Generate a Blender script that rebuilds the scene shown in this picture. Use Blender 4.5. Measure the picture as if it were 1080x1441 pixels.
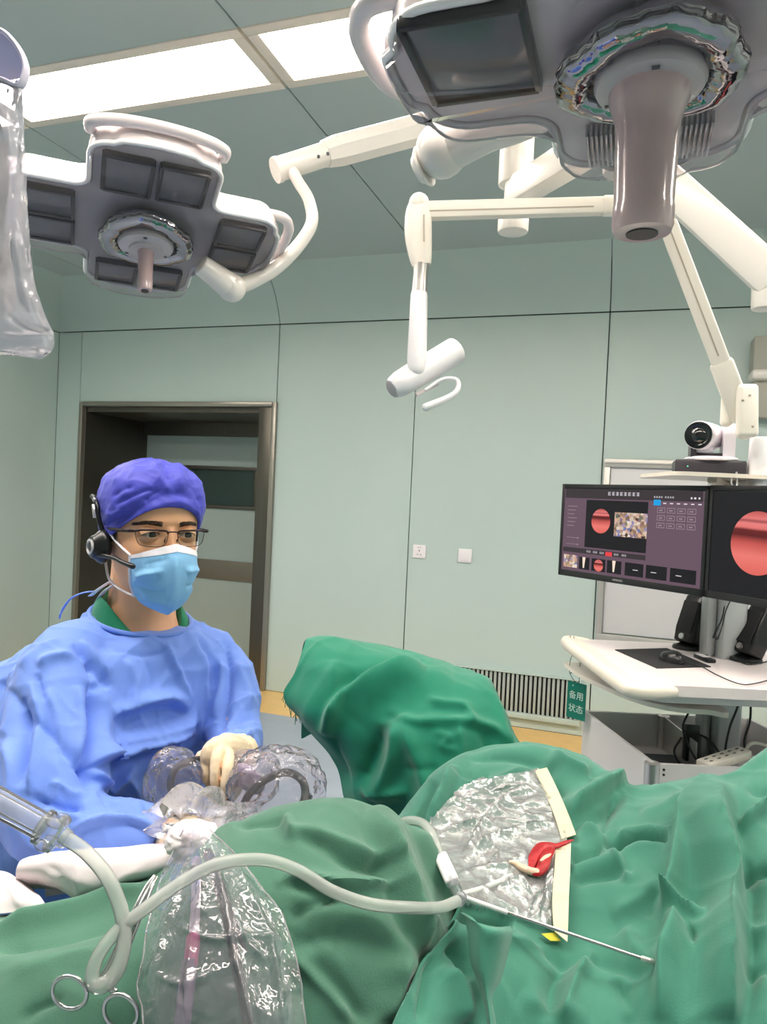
import bpy, bmesh, math, random
import numpy as np
from mathutils import Vector, Matrix, noise

random.seed(7)
S = bpy.context.scene
COL = S.collection
for o in list(bpy.data.objects):
    bpy.data.objects.remove(o)

# ------------------------------------------------------------------ camera
F = 1020.0                       # focal length in pixels of the 1080 x 1441 frame
CAM = np.array([0.0, 0.0, 1.44])
YAW, PITCH, ROLL = math.radians(18.9), math.radians(-1.15), math.radians(2.65)
_r0 = np.array([math.cos(YAW), math.sin(YAW), 0.0])
_f = np.array([-math.sin(YAW) * math.cos(PITCH), math.cos(YAW) * math.cos(PITCH), math.sin(PITCH)])
_u0 = np.cross(_r0, _f)
CR = math.cos(ROLL) * _r0 + math.sin(ROLL) * _u0
CU = math.cos(ROLL) * _u0 - math.sin(ROLL) * _r0
cd = bpy.data.cameras.new('camera')
cam = bpy.data.objects.new('camera', cd)
COL.objects.link(cam)
cam.matrix_world = Matrix(((CR[0], CU[0], -_f[0], CAM[0]), (CR[1], CU[1], -_f[1], CAM[1]),
                           (CR[2], CU[2], -_f[2], CAM[2]), (0, 0, 0, 1)))
cd.sensor_fit = 'VERTICAL'
cd.sensor_height = 36.0
cd.lens = F / 1441.0 * 36.0
cd.clip_start = 0.02
S.camera = cam

# ------------------------------------------------------------------ world, exposure
W = bpy.data.worlds.new('world')
S.world = W
W.use_nodes = True
W.node_tree.nodes['Background'].inputs[0].default_value = (0.8, 0.9, 1.0, 1)
W.node_tree.nodes['Background'].inputs[1].default_value = 0.05
S.view_settings.view_transform = 'Standard'
S.view_settings.look = 'None'
S.view_settings.gamma = 1.0
S.view_settings.exposure = 1.6
S.view_settings.use_curve_mapping = False
S.cycles.use_denoising = True
S.cycles.max_bounces = 10
S.cycles.diffuse_bounces = 5
S.cycles.glossy_bounces = 4
S.cycles.transmission_bounces = 6
S.cycles.transparent_max_bounces = 24
S.cycles.caustics_reflective = False
S.cycles.caustics_refractive = False
S.cycles.sample_clamp_indirect = 6.0
PANEL_LIGHT = 10.0                # radiance of the ceiling light diffusers

# ------------------------------------------------------------------ pixel helpers: a point of the place seen at a pixel
def ray(px, py):
    return _f + (px - 540.0) / F * CR - (py - 720.5) / F * CU
def P(px, py, d):
    return Vector(CAM + d * ray(px, py))
def Pz(px, py, z):
    r = ray(px, py); return Vector(CAM + (z - CAM[2]) / r[2] * r)
def Py(px, py, y):
    r = ray(px, py); return Vector(CAM + (y - CAM[1]) / r[1] * r)
def Px(px, py, x):
    r = ray(px, py); return Vector(CAM + (x - CAM[0]) / r[0] * r)
def PP(lst):
    return [P(*t) for t in lst]
def project(co):
    q = np.asarray(co, dtype=float).reshape(-1, 3) - CAM
    d = q @ _f
    return 540.0 + F * (q @ CR) / d, 720.5 - F * (q @ CU) / d, d

# ------------------------------------------------------------------ materials
def lin(c):
    out = []
    for v in c[:3]:
        v = v / 255.0
        out.append(v / 12.92 if v <= 0.04045 else ((v + 0.055) / 1.055) ** 2.4)
    return (*out, 1.0)
MATS = {}
def mat(name, c, rough=0.5, metal=0.0, spec=0.5, var=0.0, vscale=4.0, bump=0.0, bscale=60.0, coat=0.0, sheen=0.0,
        emit=None, estr=0.0, subs=0.0, aniso=None, detail=4.0):
    if name in MATS:
        return MATS[name]
    m = bpy.data.materials.new(name); MATS[name] = m
    m.use_nodes = True
    nt = m.node_tree; N = nt.nodes; L = nt.links
    b = N['Principled BSDF']
    b.inputs['Base Color'].default_value = lin(c)
    b.inputs['Roughness'].default_value = rough
    b.inputs['Metallic'].default_value = metal
    b.inputs['Specular IOR Level'].default_value = spec
    if coat: b.inputs['Coat Weight'].default_value = coat; b.inputs['Coat Roughness'].default_value = 0.08
    if sheen: b.inputs['Sheen Weight'].default_value = sheen
    if subs:
        b.inputs['Subsurface Weight'].default_value = subs
        b.inputs['Subsurface Radius'].default_value = (0.01, 0.004, 0.002)
        b.inputs['Subsurface Scale'].default_value = 0.6
    if emit is not None:
        b.inputs['Emission Color'].default_value = lin(emit); b.inputs['Emission Strength'].default_value = estr
    tc = N.new('ShaderNodeTexCoord')
    if var:
        n = N.new('ShaderNodeTexNoise'); n.inputs['Scale'].default_value = vscale; n.inputs['Detail'].default_value = detail
        if aniso:
            mp = N.new('ShaderNodeMapping'); mp.inputs['Scale'].default_value = aniso
            L.new(tc.outputs['Object'], mp.inputs['Vector']); L.new(mp.outputs[0], n.inputs['Vector'])
        else:
            L.new(tc.outputs['Object'], n.inputs['Vector'])
        r = N.new('ShaderNodeValToRGB')
        k = lin(c)
        r.color_ramp.elements[0].position = 0.25; r.color_ramp.elements[1].position = 0.75
        r.color_ramp.elements[0].color = (*[v * (1 - var) for v in k[:3]], 1)
        r.color_ramp.elements[1].color = (*[min(1, v * (1 + var)) for v in k[:3]], 1)
        L.new(n.outputs['Fac'], r.inputs[0]); L.new(r.outputs[0], b.inputs['Base Color'])
    if bump:
        n2 = N.new('ShaderNodeTexNoise'); n2.inputs['Scale'].default_value = bscale; n2.inputs['Detail'].default_value = 3.0
        L.new(tc.outputs['Object'], n2.inputs['Vector'])
        bp = N.new('ShaderNodeBump'); bp.inputs['Strength'].default_value = bump; bp.inputs['Distance'].default_value = 0.004
        L.new(n2.outputs['Fac'], bp.inputs['Height']); L.new(bp.outputs[0], b.inputs['Normal'])
    return m
def film(name, c, opac=0.1, rough=0.08, gloss=0.35, bump=0.0, bscale=30.0, crease=0.0, cscale=14.0, milky=None, trans=0.4, base=0.0):
    """thin clear plastic: transparent + glossy by angle, with a little milkiness"""
    if name in MATS:
        return MATS[name]
    m = bpy.data.materials.new(name); MATS[name] = m
    m.use_nodes = True
    nt = m.node_tree; N = nt.nodes; L = nt.links
    N.remove(N['Principled BSDF'])
    out = N['Material Output']
    tr = N.new('ShaderNodeBsdfTransparent'); tr.inputs[0].default_value = (*[0.35 + 0.65 * v for v in lin(c)[:3]], 1)
    gl = N.new('ShaderNodeBsdfGlossy'); gl.inputs['Roughness'].default_value = rough; gl.inputs['Color'].default_value = (1, 1, 1, 1)
    df = N.new('ShaderNodeBsdfDiffuse'); df.inputs[0].default_value = lin(milky or c)
    tl = N.new('ShaderNodeBsdfTranslucent'); tl.inputs[0].default_value = lin(milky or c)
    md = N.new('ShaderNodeMixShader'); md.inputs[0].default_value = trans
    L.new(df.outputs[0], md.inputs[1]); L.new(tl.outputs[0], md.inputs[2])
    m1 = N.new('ShaderNodeMixShader'); m1.inputs[0].default_value = opac
    L.new(tr.outputs[0], m1.inputs[1]); L.new(md.outputs[0], m1.inputs[2])
    lw = N.new('ShaderNodeLayerWeight'); lw.inputs['Blend'].default_value = gloss
    m2 = N.new('ShaderNodeMixShader')
    fa = N.new('ShaderNodeMath'); fa.use_clamp = True; fa.inputs[1].default_value = base
    L.new(lw.outputs['Fresnel'], fa.inputs[0]); L.new(fa.outputs[0], m2.inputs[0]); L.new(m1.outputs[0], m2.inputs[1]); L.new(gl.outputs[0], m2.inputs[2])
    L.new(m2.outputs[0], out.inputs['Surface'])
    tc = N.new('ShaderNodeTexCoord')
    last = None
    if crease:
        v = N.new('ShaderNodeTexVoronoi'); v.feature = 'DISTANCE_TO_EDGE'; v.inputs['Scale'].default_value = cscale
        n = N.new('ShaderNodeTexNoise'); n.inputs['Scale'].default_value = cscale * 0.6; n.inputs['Detail'].default_value = 2
        L.new(tc.outputs['Object'], n.inputs['Vector'])
        va = N.new('ShaderNodeVectorMath'); va.operation = 'MULTIPLY_ADD'
        va.inputs[1].default_value = (0.12, 0.12, 0.12)
        L.new(n.outputs['Color'], va.inputs[0]); L.new(tc.outputs['Object'], va.inputs[2]); L.new(va.outputs[0], v.inputs['Vector'])
        bp = N.new('ShaderNodeBump'); bp.inputs['Strength'].default_value = crease; bp.inputs['Distance'].default_value = 0.02
        L.new(v.outputs['Distance'], bp.inputs['Height']); last = bp
    if bump:
        n2 = N.new('ShaderNodeTexNoise'); n2.inputs['Scale'].default_value = bscale; n2.inputs['Detail'].default_value = 3
        L.new(tc.outputs['Object'], n2.inputs['Vector'])
        b2 = N.new('ShaderNodeBump'); b2.inputs['Strength'].default_value = bump; b2.inputs['Distance'].default_value = 0.02
        L.new(n2.outputs['Fac'], b2.inputs['Height'])
        if last: L.new(last.outputs[0], b2.inputs['Normal'])
        last = b2
    if last:
        L.new(last.outputs[0], gl.inputs['Normal']); L.new(last.outputs[0], lw.inputs['Normal']); L.new(last.outputs[0], df.inputs['Normal'])
    return m

# ------------------------------------------------------------------ mesh builder
def catmull(pts, n=8, closed=False):
    pts = [Vector(p) for p in pts]
    if len(pts) < 3: 
        return pts
    out = []
    m = len(pts)
    rng = range(m) if closed else range(m - 1)
    for i in rng:
        if closed:
            p0, p1, p2, p3 = pts[(i - 1) % m], pts[i], pts[(i + 1) % m], pts[(i + 2) % m]
        else:
            p1, p2 = pts[i], pts[i + 1]
            p0 = pts[i - 1] if i > 0 else p1 * 2 - p2
            p3 = pts[i + 2] if i + 2 < m else p2 * 2 - p1
        for k in range(n):
            t = k / n
            out.append(0.5 * ((2 * p1) + (p2 - p0) * t + (2 * p0 - 5 * p1 + 4 * p2 - p3) * t * t + (3 * p1 - p0 - 3 * p2 + p3) * t ** 3))
    if not closed:
        out.append(pts[-1])
    return out
def frame_of(axis, hint=None):
    z = Vector(axis).normalized()
    h = Vector(hint) if hint is not None else Vector((0, 0, 1))
    if abs(z.dot(h.normalized())) > 0.97:
        h = Vector((0, 1, 0)) if abs(z.y) < 0.9 else Vector((1, 0, 0))
    x = h.cross(z).normalized()
    y = z.cross(x)
    return x, y, z
class MB:
    def __init__(self):
        self.v = []; self.f = []; self.m = []; self.M = None; self.mi = 0
    def add(self, vs, fs, mi=None):
        b = len(self.v)
        if self.M is not None:
            vs = [self.M @ Vector(p) for p in vs]
        self.v.extend([tuple(p) for p in vs])
        self.f.extend([tuple(i + b for i in f) for f in fs])
        self.m.extend([self.mi if mi is None else mi] * len(fs))
        return self
    def bm(self, bm, mi=None):
        bm.verts.ensure_lookup_table(); bm.verts.index_update()
        self.add([v.co.copy() for v in bm.verts], [[v.index for v in f.verts] for f in bm.faces], mi)
        bm.free()
        return self
    def box(self, c, s, axes=None, bev=0.0, seg=2, mi=None):
        bm = bmesh.new()
        bmesh.ops.create_cube(bm, size=1.0)
        for v in bm.verts:
            v.co = Vector((v.co.x * s[0], v.co.y * s[1], v.co.z * s[2]))
        if bev:
            bmesh.ops.bevel(bm, geom=list(bm.edges), offset=min(bev, 0.49 * min(s)), segments=seg, profile=0.5, affect='EDGES')
        if axes is None:
            axes = (Vector((1, 0, 0)), Vector((0, 1, 0)), Vector((0, 0, 1)))
        c = Vector(c)
        for v in bm.verts:
            v.co = c + axes[0] * v.co.x + axes[1] * v.co.y + axes[2] * v.co.z
        return self.bm(bm, mi)
    def bar(self, a, b, w, h, hint=None, bev=0.004, ext=0.0, mi=None):
        """rectangular bar from a to b"""
        a, b = Vector(a), Vector(b)
        x, y, z = frame_of(b - a, hint)
        return self.box((a + b) / 2, (w, h, (b - a).length + 2 * ext), (x, y, z), bev, mi=mi)
    def rings(self, rings, cap=True, closed=True, mi=None):
        n = len(rings[0]); vs = []; fs = []
        for r in rings: vs.extend(r)
        for i in range(len(rings) - 1):
            for j in range(n if closed else n - 1):
                k = (j + 1) % n
                fs.append((i * n + j, i * n + k, (i + 1) * n + k, (i + 1) * n + j))
        if cap:
            fs.append(tuple(reversed(range(n))))
            fs.append(tuple((len(rings) - 1) * n + j for j in range(n)))
        return self.add(vs, fs, mi)
    def tube(self, pts, r, seg=12, smooth=0, cap=True, round_ends=False, flat=1.0, hint=None, mi=None, closed=False):
        pts = [Vector(p) for p in pts]
        rr = list(r) if hasattr(r, '__len__') else [r] * len(pts)
        if smooth:
            n0 = len(pts)
            pr = [Vector((q, 0, 0)) for q in rr]
            pts = catmull(pts, smooth, closed); rr = [q.x for q in catmull(pr, smooth, closed)] if n0 > 2 else rr
        if round_ends:
            d0 = (pts[0] - pts[1]).normalized(); d1 = (pts[-1] - pts[-2]).normalized()
            A = []; B = []; ra, rb = [], []
            for k in range(4):
                t = math.pi / 2 * k / 4
                A.append(pts[0] + d0 * rr[0] * math.cos(t)); ra.append(max(1e-5, rr[0] * math.sin(t)))
                B.append(pts[-1] + d1 * rr[-1] * math.sin(math.pi / 2 * (k + 1) / 4)); rb.append(max(1e-5, rr[-1] * math.cos(math.pi / 2 * (k + 1) / 4)))
            pts = A + pts + B; rr = ra + rr + rb
        rings = []; prev = None
        m = len(pts)
        for i, p in enumerate(pts):
            if closed:
                t = pts[(i + 1) % m] - pts[(i - 1) % m]
            else:
                t = pts[min(i + 1, m - 1)] - pts[max(i - 1, 0)]
            if t.length < 1e-9: t = Vector((0, 0, 1))
            t.normalize()
            if prev is None:
                x, y, z = frame_of(t, hint)
            else:
                x = prev - t * prev.dot(t)
                if x.length < 1e-6: x, y, z = frame_of(t, hint)
                x.normalize(); y = t.cross(x)
            prev = x
            rings.append([p + x * (rr[i] * math.cos(2 * math.pi * k / seg)) + y * (rr[i] * flat * math.sin(2 * math.pi * k / seg)) for k in range(seg)])
        if closed:
            rings.append(rings[0]); cap = False
        return self.rings(rings, cap, True, mi)
    def lathe(self, prof, o, axis=(0, 0, 1), seg=32, hint=None, sx=1.0, sy=1.0, mi=None, cap=True):
        x, y, z = frame_of(axis, hint); o = Vector(o)
        rings = [[o + z * h + x * (max(r, 1e-5) * sx * math.cos(2 * math.pi * k / seg)) + y * (max(r, 1e-5) * sy * math.sin(2 * math.pi * k / seg)) for k in range(seg)] for r, h in prof]
        return self.rings(rings, cap, True, mi)
    def cyl(self, a, b, r, r2=None, seg=24, bev=0.0, mi=None):
        a, b = Vector(a), Vector(b); h = (b - a).length; r2 = r if r2 is None else r2
        if bev:
            prof = [(r - bev, 0), (r - bev * 0.3, bev * 0.3), (r, bev), (r2, h - bev), (r2 - bev * 0.3, h - bev * 0.3), (r2 - bev, h)]
        else:
            prof = [(r, 0), (r2, h)]
        return self.lathe(prof, a, b - a, seg, mi=mi)
    def ball(self, c, r, seg=20, sc=(1, 1, 1), axes=None, mi=None):
        c = Vector(c); ax = axes or (Vector((1, 0, 0)), Vector((0, 1, 0)), Vector((0, 0, 1)))
        rings = []
        nn = seg // 2
        for i in range(nn + 1):
            th = math.pi * i / nn; s = max(math.sin(th), 1e-4); z = -math.cos(th)
            rings.append([c + ax[0] * (r * sc[0] * s * math.cos(2 * math.pi * k / seg)) + ax[1] * (r * sc[1] * s * math.sin(2 * math.pi * k / seg)) + ax[2] * (r * sc[2] * z) for k in range(seg)])
        return self.rings(rings, True, True, mi)
    def grid(self, G, mi=None, closed_u=False):
        nr, nc = len(G), len(G[0]); vs = [p for r in G for p in r]; fs = []
        for i in range(nr - 1):
            for j in range(nc if closed_u else nc - 1):
                k = (j + 1) % nc
                fs.append((i * nc + j, i * nc + k, (i + 1) * nc + k, (i + 1) * nc + j))
        return self.add(vs, fs, mi)
    def prism(self, poly, o, x, y, z, h, mi=None):
        """extrude the 2D outline poly (in axes x, y at o) by h along z"""
        o, x, y, z = Vector(o), Vector(x), Vector(y), Vector(z)
        a = [o + x * p[0] + y * p[1] for p in poly]
        b = [p + z * h for p in a]
        return self.rings([a, b], True, True, mi)
    def array(self):
        return np.array(self.v, dtype=float)

def _mesh(name, mb, mats, off, smooth):
    me = bpy.data.meshes.new(name)
    vs = mb.v if off is None else [(p[0] - off[0], p[1] - off[1], p[2] - off[2]) for p in mb.v]
    me.from_pydata(vs, [], mb.f)
    for m in (mats if isinstance(mats, (list, tuple)) else [mats]):
        me.materials.append(m)
    if any(mb.m):
        me.polygons.foreach_set('material_index', mb.m)
    bm = bmesh.new(); bm.from_mesh(me)
    bmesh.ops.recalc_face_normals(bm, faces=bm.faces)
    bm.to_mesh(me); bm.free()
    if smooth:
        me.shade_smooth()
        me.set_sharp_from_angle(angle=math.radians(smooth))
    me.update()
    return me
WLOC = {}
def obj(name, mb, mats, parent=None, smooth=40, label=None, kind=None):
    """link the builder's mesh (world coordinates) as ONE object; children get coordinates relative to their thing"""
    if parent is not None:
        off = WLOC[parent.name]
    else:
        a = np.array(mb.v); off = ((a[:, 0].min() + a[:, 0].max()) / 2, (a[:, 1].min() + a[:, 1].max()) / 2, a[:, 2].min())
    o = bpy.data.objects.new(name, _mesh(name, mb, mats, off, smooth))
    COL.objects.link(o)
    if parent is not None:
        o.parent = parent; WLOC[o.name] = off
    else:
        o.location = off; WLOC[o.name] = off
    if label: o['label'] = label
    if kind: o['kind'] = kind
    return o
def thing(name, label, cat, loc, group=None):
    o = bpy.data.objects.new(name, None); COL.objects.link(o)
    o.empty_display_size = 0.05
    o.location = loc; WLOC[o.name] = tuple(loc)
    o['label'] = label; o['category'] = cat
    if group: o['group'] = group
    return o
def tag(o, label, cat, group=None, kind=None):
    o['label'] = label; o['category'] = cat
    if group: o['group'] = group
    if kind: o['kind'] = kind
    return o
def struct(name, mb, mats, parent=None, smooth=40):
    o = obj(name, mb, mats, parent, smooth)
    if parent is None: o['kind'] = 'structure'
    return o
def text_mb(mb, s, o, x, y, size, depth=0.0006, align='CENTER', mi=None):
    """lettering as mesh: o = anchor point, x = reading direction, y = up"""
    cu = bpy.data.curves.new('t', 'FONT'); cu.body = s; cu.size = size; cu.extrude = depth / 2
    cu.align_x = align; cu.align_y = 'CENTER'; cu.resolution_u = 3
    ob = bpy.data.objects.new('t', cu); COL.objects.link(ob)
    bpy.context.view_layer.update()
    me = bpy.data.meshes.new_from_object(ob.evaluated_get(bpy.context.evaluated_depsgraph_get()))
    x, y = Vector(x).normalized(), Vector(y).normalized(); z = x.cross(y)
    o = Vector(o)
    mb.add([o + x * v.co.x + y * v.co.y + z * v.co.z for v in me.vertices], [tuple(p.vertices) for p in me.polygons], mi)
    bpy.data.objects.remove(ob); bpy.data.curves.remove(cu); bpy.data.meshes.remove(me)
    return mb

def voxel(mb, size, it=6, fac=0.5, sub=0):
    """fuse the builder's closed shapes into one continuous skin; returns (points, faces, normals)"""
    me = _mesh('v', mb, [], None, 0)
    o = bpy.data.objects.new('v', me); COL.objects.link(o)
    r = o.modifiers.new('r', 'REMESH'); r.mode = 'VOXEL'; r.voxel_size = size; r.adaptivity = 0.0
    if it:
        sm = o.modifiers.new('s', 'SMOOTH'); sm.factor = fac; sm.iterations = it
    if sub:
        sb = o.modifiers.new('u', 'SUBSURF'); sb.levels = sub; sb.render_levels = sub
    dg = bpy.context.evaluated_depsgraph_get(); dg.update()
    m2 = bpy.data.meshes.new_from_object(o.evaluated_get(dg))
    n = len(m2.vertices); A = np.empty(n * 3); m2.vertices.foreach_get('co', A); Nn = np.empty(n * 3); m2.vertices.foreach_get('normal', Nn)
    fs = [tuple(p.vertices) for p in m2.polygons]
    bpy.data.objects.remove(o); bpy.data.meshes.remove(me); bpy.data.meshes.remove(m2)
    return A.reshape(-1, 3), fs, Nn.reshape(-1, 3)

# ---- cloth: bicubic loft through control rows, then creases and noise pushed along the normal
def loft(rows, nu=8, nv=8):
    R = [catmull([Vector(p) for p in r], nu) for r in rows]
    n = len(R[0])
    cols = [catmull([R[i][j] for i in range(len(R))], nv) for j in range(n)]
    return [[cols[j][i] for j in range(n)] for i in range(len(cols[0]))]
def seg_dist(px, py, pts):
    """distance in pixels of points to a polyline, with the signed side and the running parameter"""
    best = np.full(px.shape, 1e9); side = np.zeros(px.shape); par = np.zeros(px.shape)
    L = [0.0]
    for a, b in zip(pts[:-1], pts[1:]): L.append(L[-1] + math.hypot(b[0] - a[0], b[1] - a[1]))
    for i, (a, b) in enumerate(zip(pts[:-1], pts[1:])):
        dx, dy = b[0] - a[0], b[1] - a[1]; l2 = dx * dx + dy * dy + 1e-9
        t = np.clip(((px - a[0]) * dx + (py - a[1]) * dy) / l2, 0, 1)
        qx, qy = a[0] + t * dx - px, a[1] + t * dy - py
        d = np.hypot(qx, qy); m = d < best
        s = np.sign(dx * (py - a[1]) - dy * (px - a[0]))
        best = np.where(m, d, best); side = np.where(m, s, side); par = np.where(m, (L[i] + t * (L[i + 1] - L[i])) / L[-1], par)
    return best, side, par
def normals_grid(A):
    du = np.gradient(A, axis=1); dv = np.gradient(A, axis=0)
    n = np.cross(du, dv); n /= (np.linalg.norm(n, axis=2, keepdims=True) + 1e-12)
    return n
def creases(A, Nn, folds, seed=0, namp=0.0, nscale=6.0, front=None, gain=1.0, ridge=0.0, rscale=5.0):
    """A: (...,3) points, Nn: their normals (towards the viewer); folds: (polyline px, width px, amp m[, kind])
    kind 0 = soft ridge or valley, 1 = overlapping fold: a step, high on the left of the line, falling off over `width`"""
    sh = A.shape[:-1]
    px, py, d = project(A); px = px.reshape(sh); py = py.reshape(sh)
    disp = np.zeros(sh)
    for fo in folds:
        pts, w, a = fo[0], fo[1], fo[2]; kind = fo[3] if len(fo) > 3 else 0
        cp = [(q.x, q.y) for q in catmull([Vector((p[0], p[1], 0)) for p in pts], 5)]
        dd, s, t = seg_dist(px, py, cp)
        env = np.clip(np.minimum(t, 1 - t) * 5, 0, 1) ** 0.7
        if kind == 0:
            disp += a * env * np.exp(-(np.sqrt(dd * dd + (0.22 * w) ** 2) - 0.22 * w) / (0.62 * w))
        else:
            sd = dd * s
            prof = np.where(sd < 0, np.exp(-(sd / w) ** 2), np.exp(-(sd / max(w * 0.34, 6.0)) ** 2) * 1.25 - 0.25 * np.exp(-((sd - w * 0.5) / (w * 0.5)) ** 2))
            disp += a * env * prof
    disp = disp * gain
    if front is not None: disp = disp * front
    if namp:
        nz = np.empty(sh).reshape(-1); fl = A.reshape(-1, 3)
        for i in range(len(fl)):
            q = Vector(fl[i]) * nscale + Vector((seed * 3.1, seed * 1.7, 0))
            nz[i] = noise.noise(q) + 0.5 * noise.noise(q * 2.3)
        disp += namp * nz.reshape(sh)
    if ridge:
        # drapery: sharp-crested wrinkles from folded noise, stretched in varying directions
        fl = A.reshape(-1, 3); nz = np.empty(len(fl))
        for i in range(len(fl)):
            q = Vector(fl[i]) * rscale + Vector((seed * 1.3, seed * 2.1, seed))
            w1 = noise.noise(q * 0.6); q2 = Vector((q.x * 1.7 + 1.3 * w1, q.y * 0.8, q.z * 0.8 + w1)); q3 = Vector((q.x * 0.7, q.y * 1.9 + w1, q.z * 1.1 - w1))
            nz[i] = (1 - abs(noise.noise(q2)) * 2.2) ** 3 * 0.6 + (1 - abs(noise.noise(q3 * 1.5)) * 2.2) ** 3 * 0.4
        disp += ridge * nz.reshape(sh)
    return A + Nn * disp[..., None]
def cloth_grid(rows, folds=(), nu=8, nv=8, namp=0.003, nscale=8.0, seed=0, toward=None, gain=1.0, ridge=0.0, rscale=5.0):
    G = loft(rows, nu, nv)
    A = np.array([[tuple(p) for p in r] for r in G])
    n = normals_grid(A)
    v = CAM - A if toward is None else np.broadcast_to(np.array(toward), A.shape)
    mid = np.sign((n * v).sum(axis=2).mean()) or 1.0
    n = n * mid
    A = creases(A, n, folds, seed, namp, nscale, None, gain, ridge, rscale)
    A = relax(A, 2)
    n2 = normals_grid(A); n2 *= np.sign((n2 * n).sum(axis=2).mean()) or 1.0
    return A, n2
def relax(A, it=2):
    A = A.copy()
    for _ in range(it):
        A[1:-1, 1:-1] = 0.4 * A[1:-1, 1:-1] + 0.15 * (A[:-2, 1:-1] + A[2:, 1:-1] + A[1:-1, :-2] + A[1:-1, 2:])
    return A
def sheet(mb, A, thick=0.0025, n=None, mi=None):
    """a cloth grid as a thin closed sheet"""
    nr, nc = A.shape[:2]
    if n is None: n = normals_grid(A)
    B = A - n * thick
    vs = [tuple(p) for p in A.reshape(-1, 3)] + [tuple(p) for p in B.reshape(-1, 3)]
    o = nr * nc; fs = []
    for i in range(nr - 1):
        for j in range(nc - 1):
            a, b, c, d = i * nc + j, i * nc + j + 1, (i + 1) * nc + j + 1, (i + 1) * nc + j
            fs.append((a, b, c, d)); fs.append((o + d, o + c, o + b, o + a))
    for j in range(nc - 1):
        fs.append((j + 1, j, o + j, o + j + 1)); k = (nr - 1) * nc + j; fs.append((k, k + 1, o + k + 1, o + k))
    for i in range(nr - 1):
        a = i * nc; b = (i + 1) * nc; fs.append((a, b, o + b, o + a)); a += nc - 1; b += nc - 1; fs.append((b, a, o + a, o + b))
    return mb.add(vs, fs, mi)
# ================================================================== the setting
X0, X1, Y0, Y1, ZS, ZC = -4.45, 2.6, -2.4, 4.7, 2.65, 3.0
CV = 0.3
M_wall = mat('pale_green_panel', (184, 200, 195), 0.33, spec=0.35, var=0.03, vscale=1.2)
M_ceil = mat('pale_green_ceiling', (178, 190, 188), 0.5, spec=0.3, var=0.03, vscale=0.8)
M_gap = mat('panel_joint', (70, 84, 80), 0.8)
M_floor = mat('blue_grey_vinyl', (150, 160, 174), 0.28, spec=0.5, var=0.05, vscale=14.0)
M_tan = mat('tan_vinyl_border', (226, 186, 120), 0.35, spec=0.4, var=0.05, vscale=14.0)
M_bronze = mat('brown_steel', (92, 88, 80), 0.36, metal=0.75, spec=0.5, var=0.08, vscale=3.0, aniso=(30, 30, 0.6))
M_bronze_l = mat('brown_steel_edge', (150, 145, 136), 0.32, metal=0.7)
M_dark = mat('dark_gap', (28, 30, 30), 0.7)

mb = MB()
BW = 0.48
mb.box(((X0 + X1) / 2, (Y0 + Y1 - BW) / 2, -0.05), (X1 - X0, Y1 - BW - Y0, 0.1), mi=0)
mb.box(((X0 + X1) / 2, Y1 - BW / 2, -0.05), (X1 - X0, BW, 0.1), mi=1)
mb.box((-3.3, Y1 + 0.6, -0.05), (2.4, 1.2, 0.1), mi=1)
struct('floor', mb, [M_floor, M_tan], smooth=0)

# back wall of panels with open joints over a dark backing; the door opening is left free
DXL, DXR, DZ = -4.2, -2.45, 2.09
xs = [X0, DXL - 0.02, Py(388, 600, Y1).x, Py(578, 700, Y1).x, Py(853, 560, Y1).x, 1.75, X1]
def panel(mb, x0, x1, z0, z1, y=Y1, t=0.03, g=0.003):
    mb.box(((x0 + x1) / 2, y + t / 2, (z0 + z1) / 2), (x1 - x0 - 2 * g, t, z1 - z0 - 2 * g), bev=0.002, seg=1)
mb = MB()
for a, b in zip(xs[:-1], xs[1:]):
    z0 = DZ if abs(a - xs[1]) < 1e-6 else 0.0
    panel(mb, a, b, z0, ZS)
mb.mi = 1
mb.box(((X0 + xs[1]) / 2, Y1 + 0.045, 1.5), (xs[1] - X0, 0.02, 3.0))
mb.box(((xs[2] + X1) / 2, Y1 + 0.045, 1.5), (X1 - xs[2], 0.02, 3.0))
mb.box(((xs[1] + xs[2]) / 2, Y1 + 0.045, (DZ + 0.01 + 3.0) / 2), (xs[2] - xs[1], 0.02, 3.0 - DZ - 0.01))
struct('wall_back', mb, [M_wall, M_gap])
# sloped cove between wall and ceiling
def cove_profile(n=8):
    out = []
    for k in range(n + 1):
        t = k / n
        out.append((CV * (1 - math.cos(t * math.pi / 2)) * 0.55 + CV * t * 0.45, (ZC - ZS) * (math.sin(t * math.pi / 2) * 0.55 + t * 0.45)))
    return out
mb = MB()
cuts = [X0, xs[2] + 0.0, xs[4], X1]
for a, b in zip(cuts[:-1], cuts[1:]):
    pr = cove_profile()
    mb.rings([[Vector((x, Y1 - p, ZS + 0.004 + q)) for p, q in pr] + [Vector((x, Y1 - p + 0.02, ZS + 0.03 + q)) for p, q in reversed(pr)] for x in (a + 0.003, b - 0.003)])
struct('trim_1', mb, M_wall)
mb = MB()
pr = cove_profile()
mb.rings([[Vector((X0 + p, y, ZS + 0.004 + q)) for p, q in pr] + [Vector((X0 + p - 0.02, y, ZS + 0.03 + q)) for p, q in reversed(pr)] for y in (Y0, Y1)])
struct('trim_2', mb, M_wall)
mb = MB(); mb.box((X0 - 0.015, (Y0 + Y1) / 2, ZS / 2), (0.03, Y1 - Y0, ZS - 0.006)); mb.box((X0 - 0.05, (Y0 + Y1) / 2, ZC / 2), (0.03, Y1 - Y0 + 0.1, ZC), mi=1)
struct('wall_left', mb, [M_wall, M_gap])
mb = MB(); mb.box((X1 + 0.015, (Y0 + Y1) / 2, ZC / 2), (0.03, Y1 - Y0, ZC)); struct('wall_right', mb, M_wall)
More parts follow.
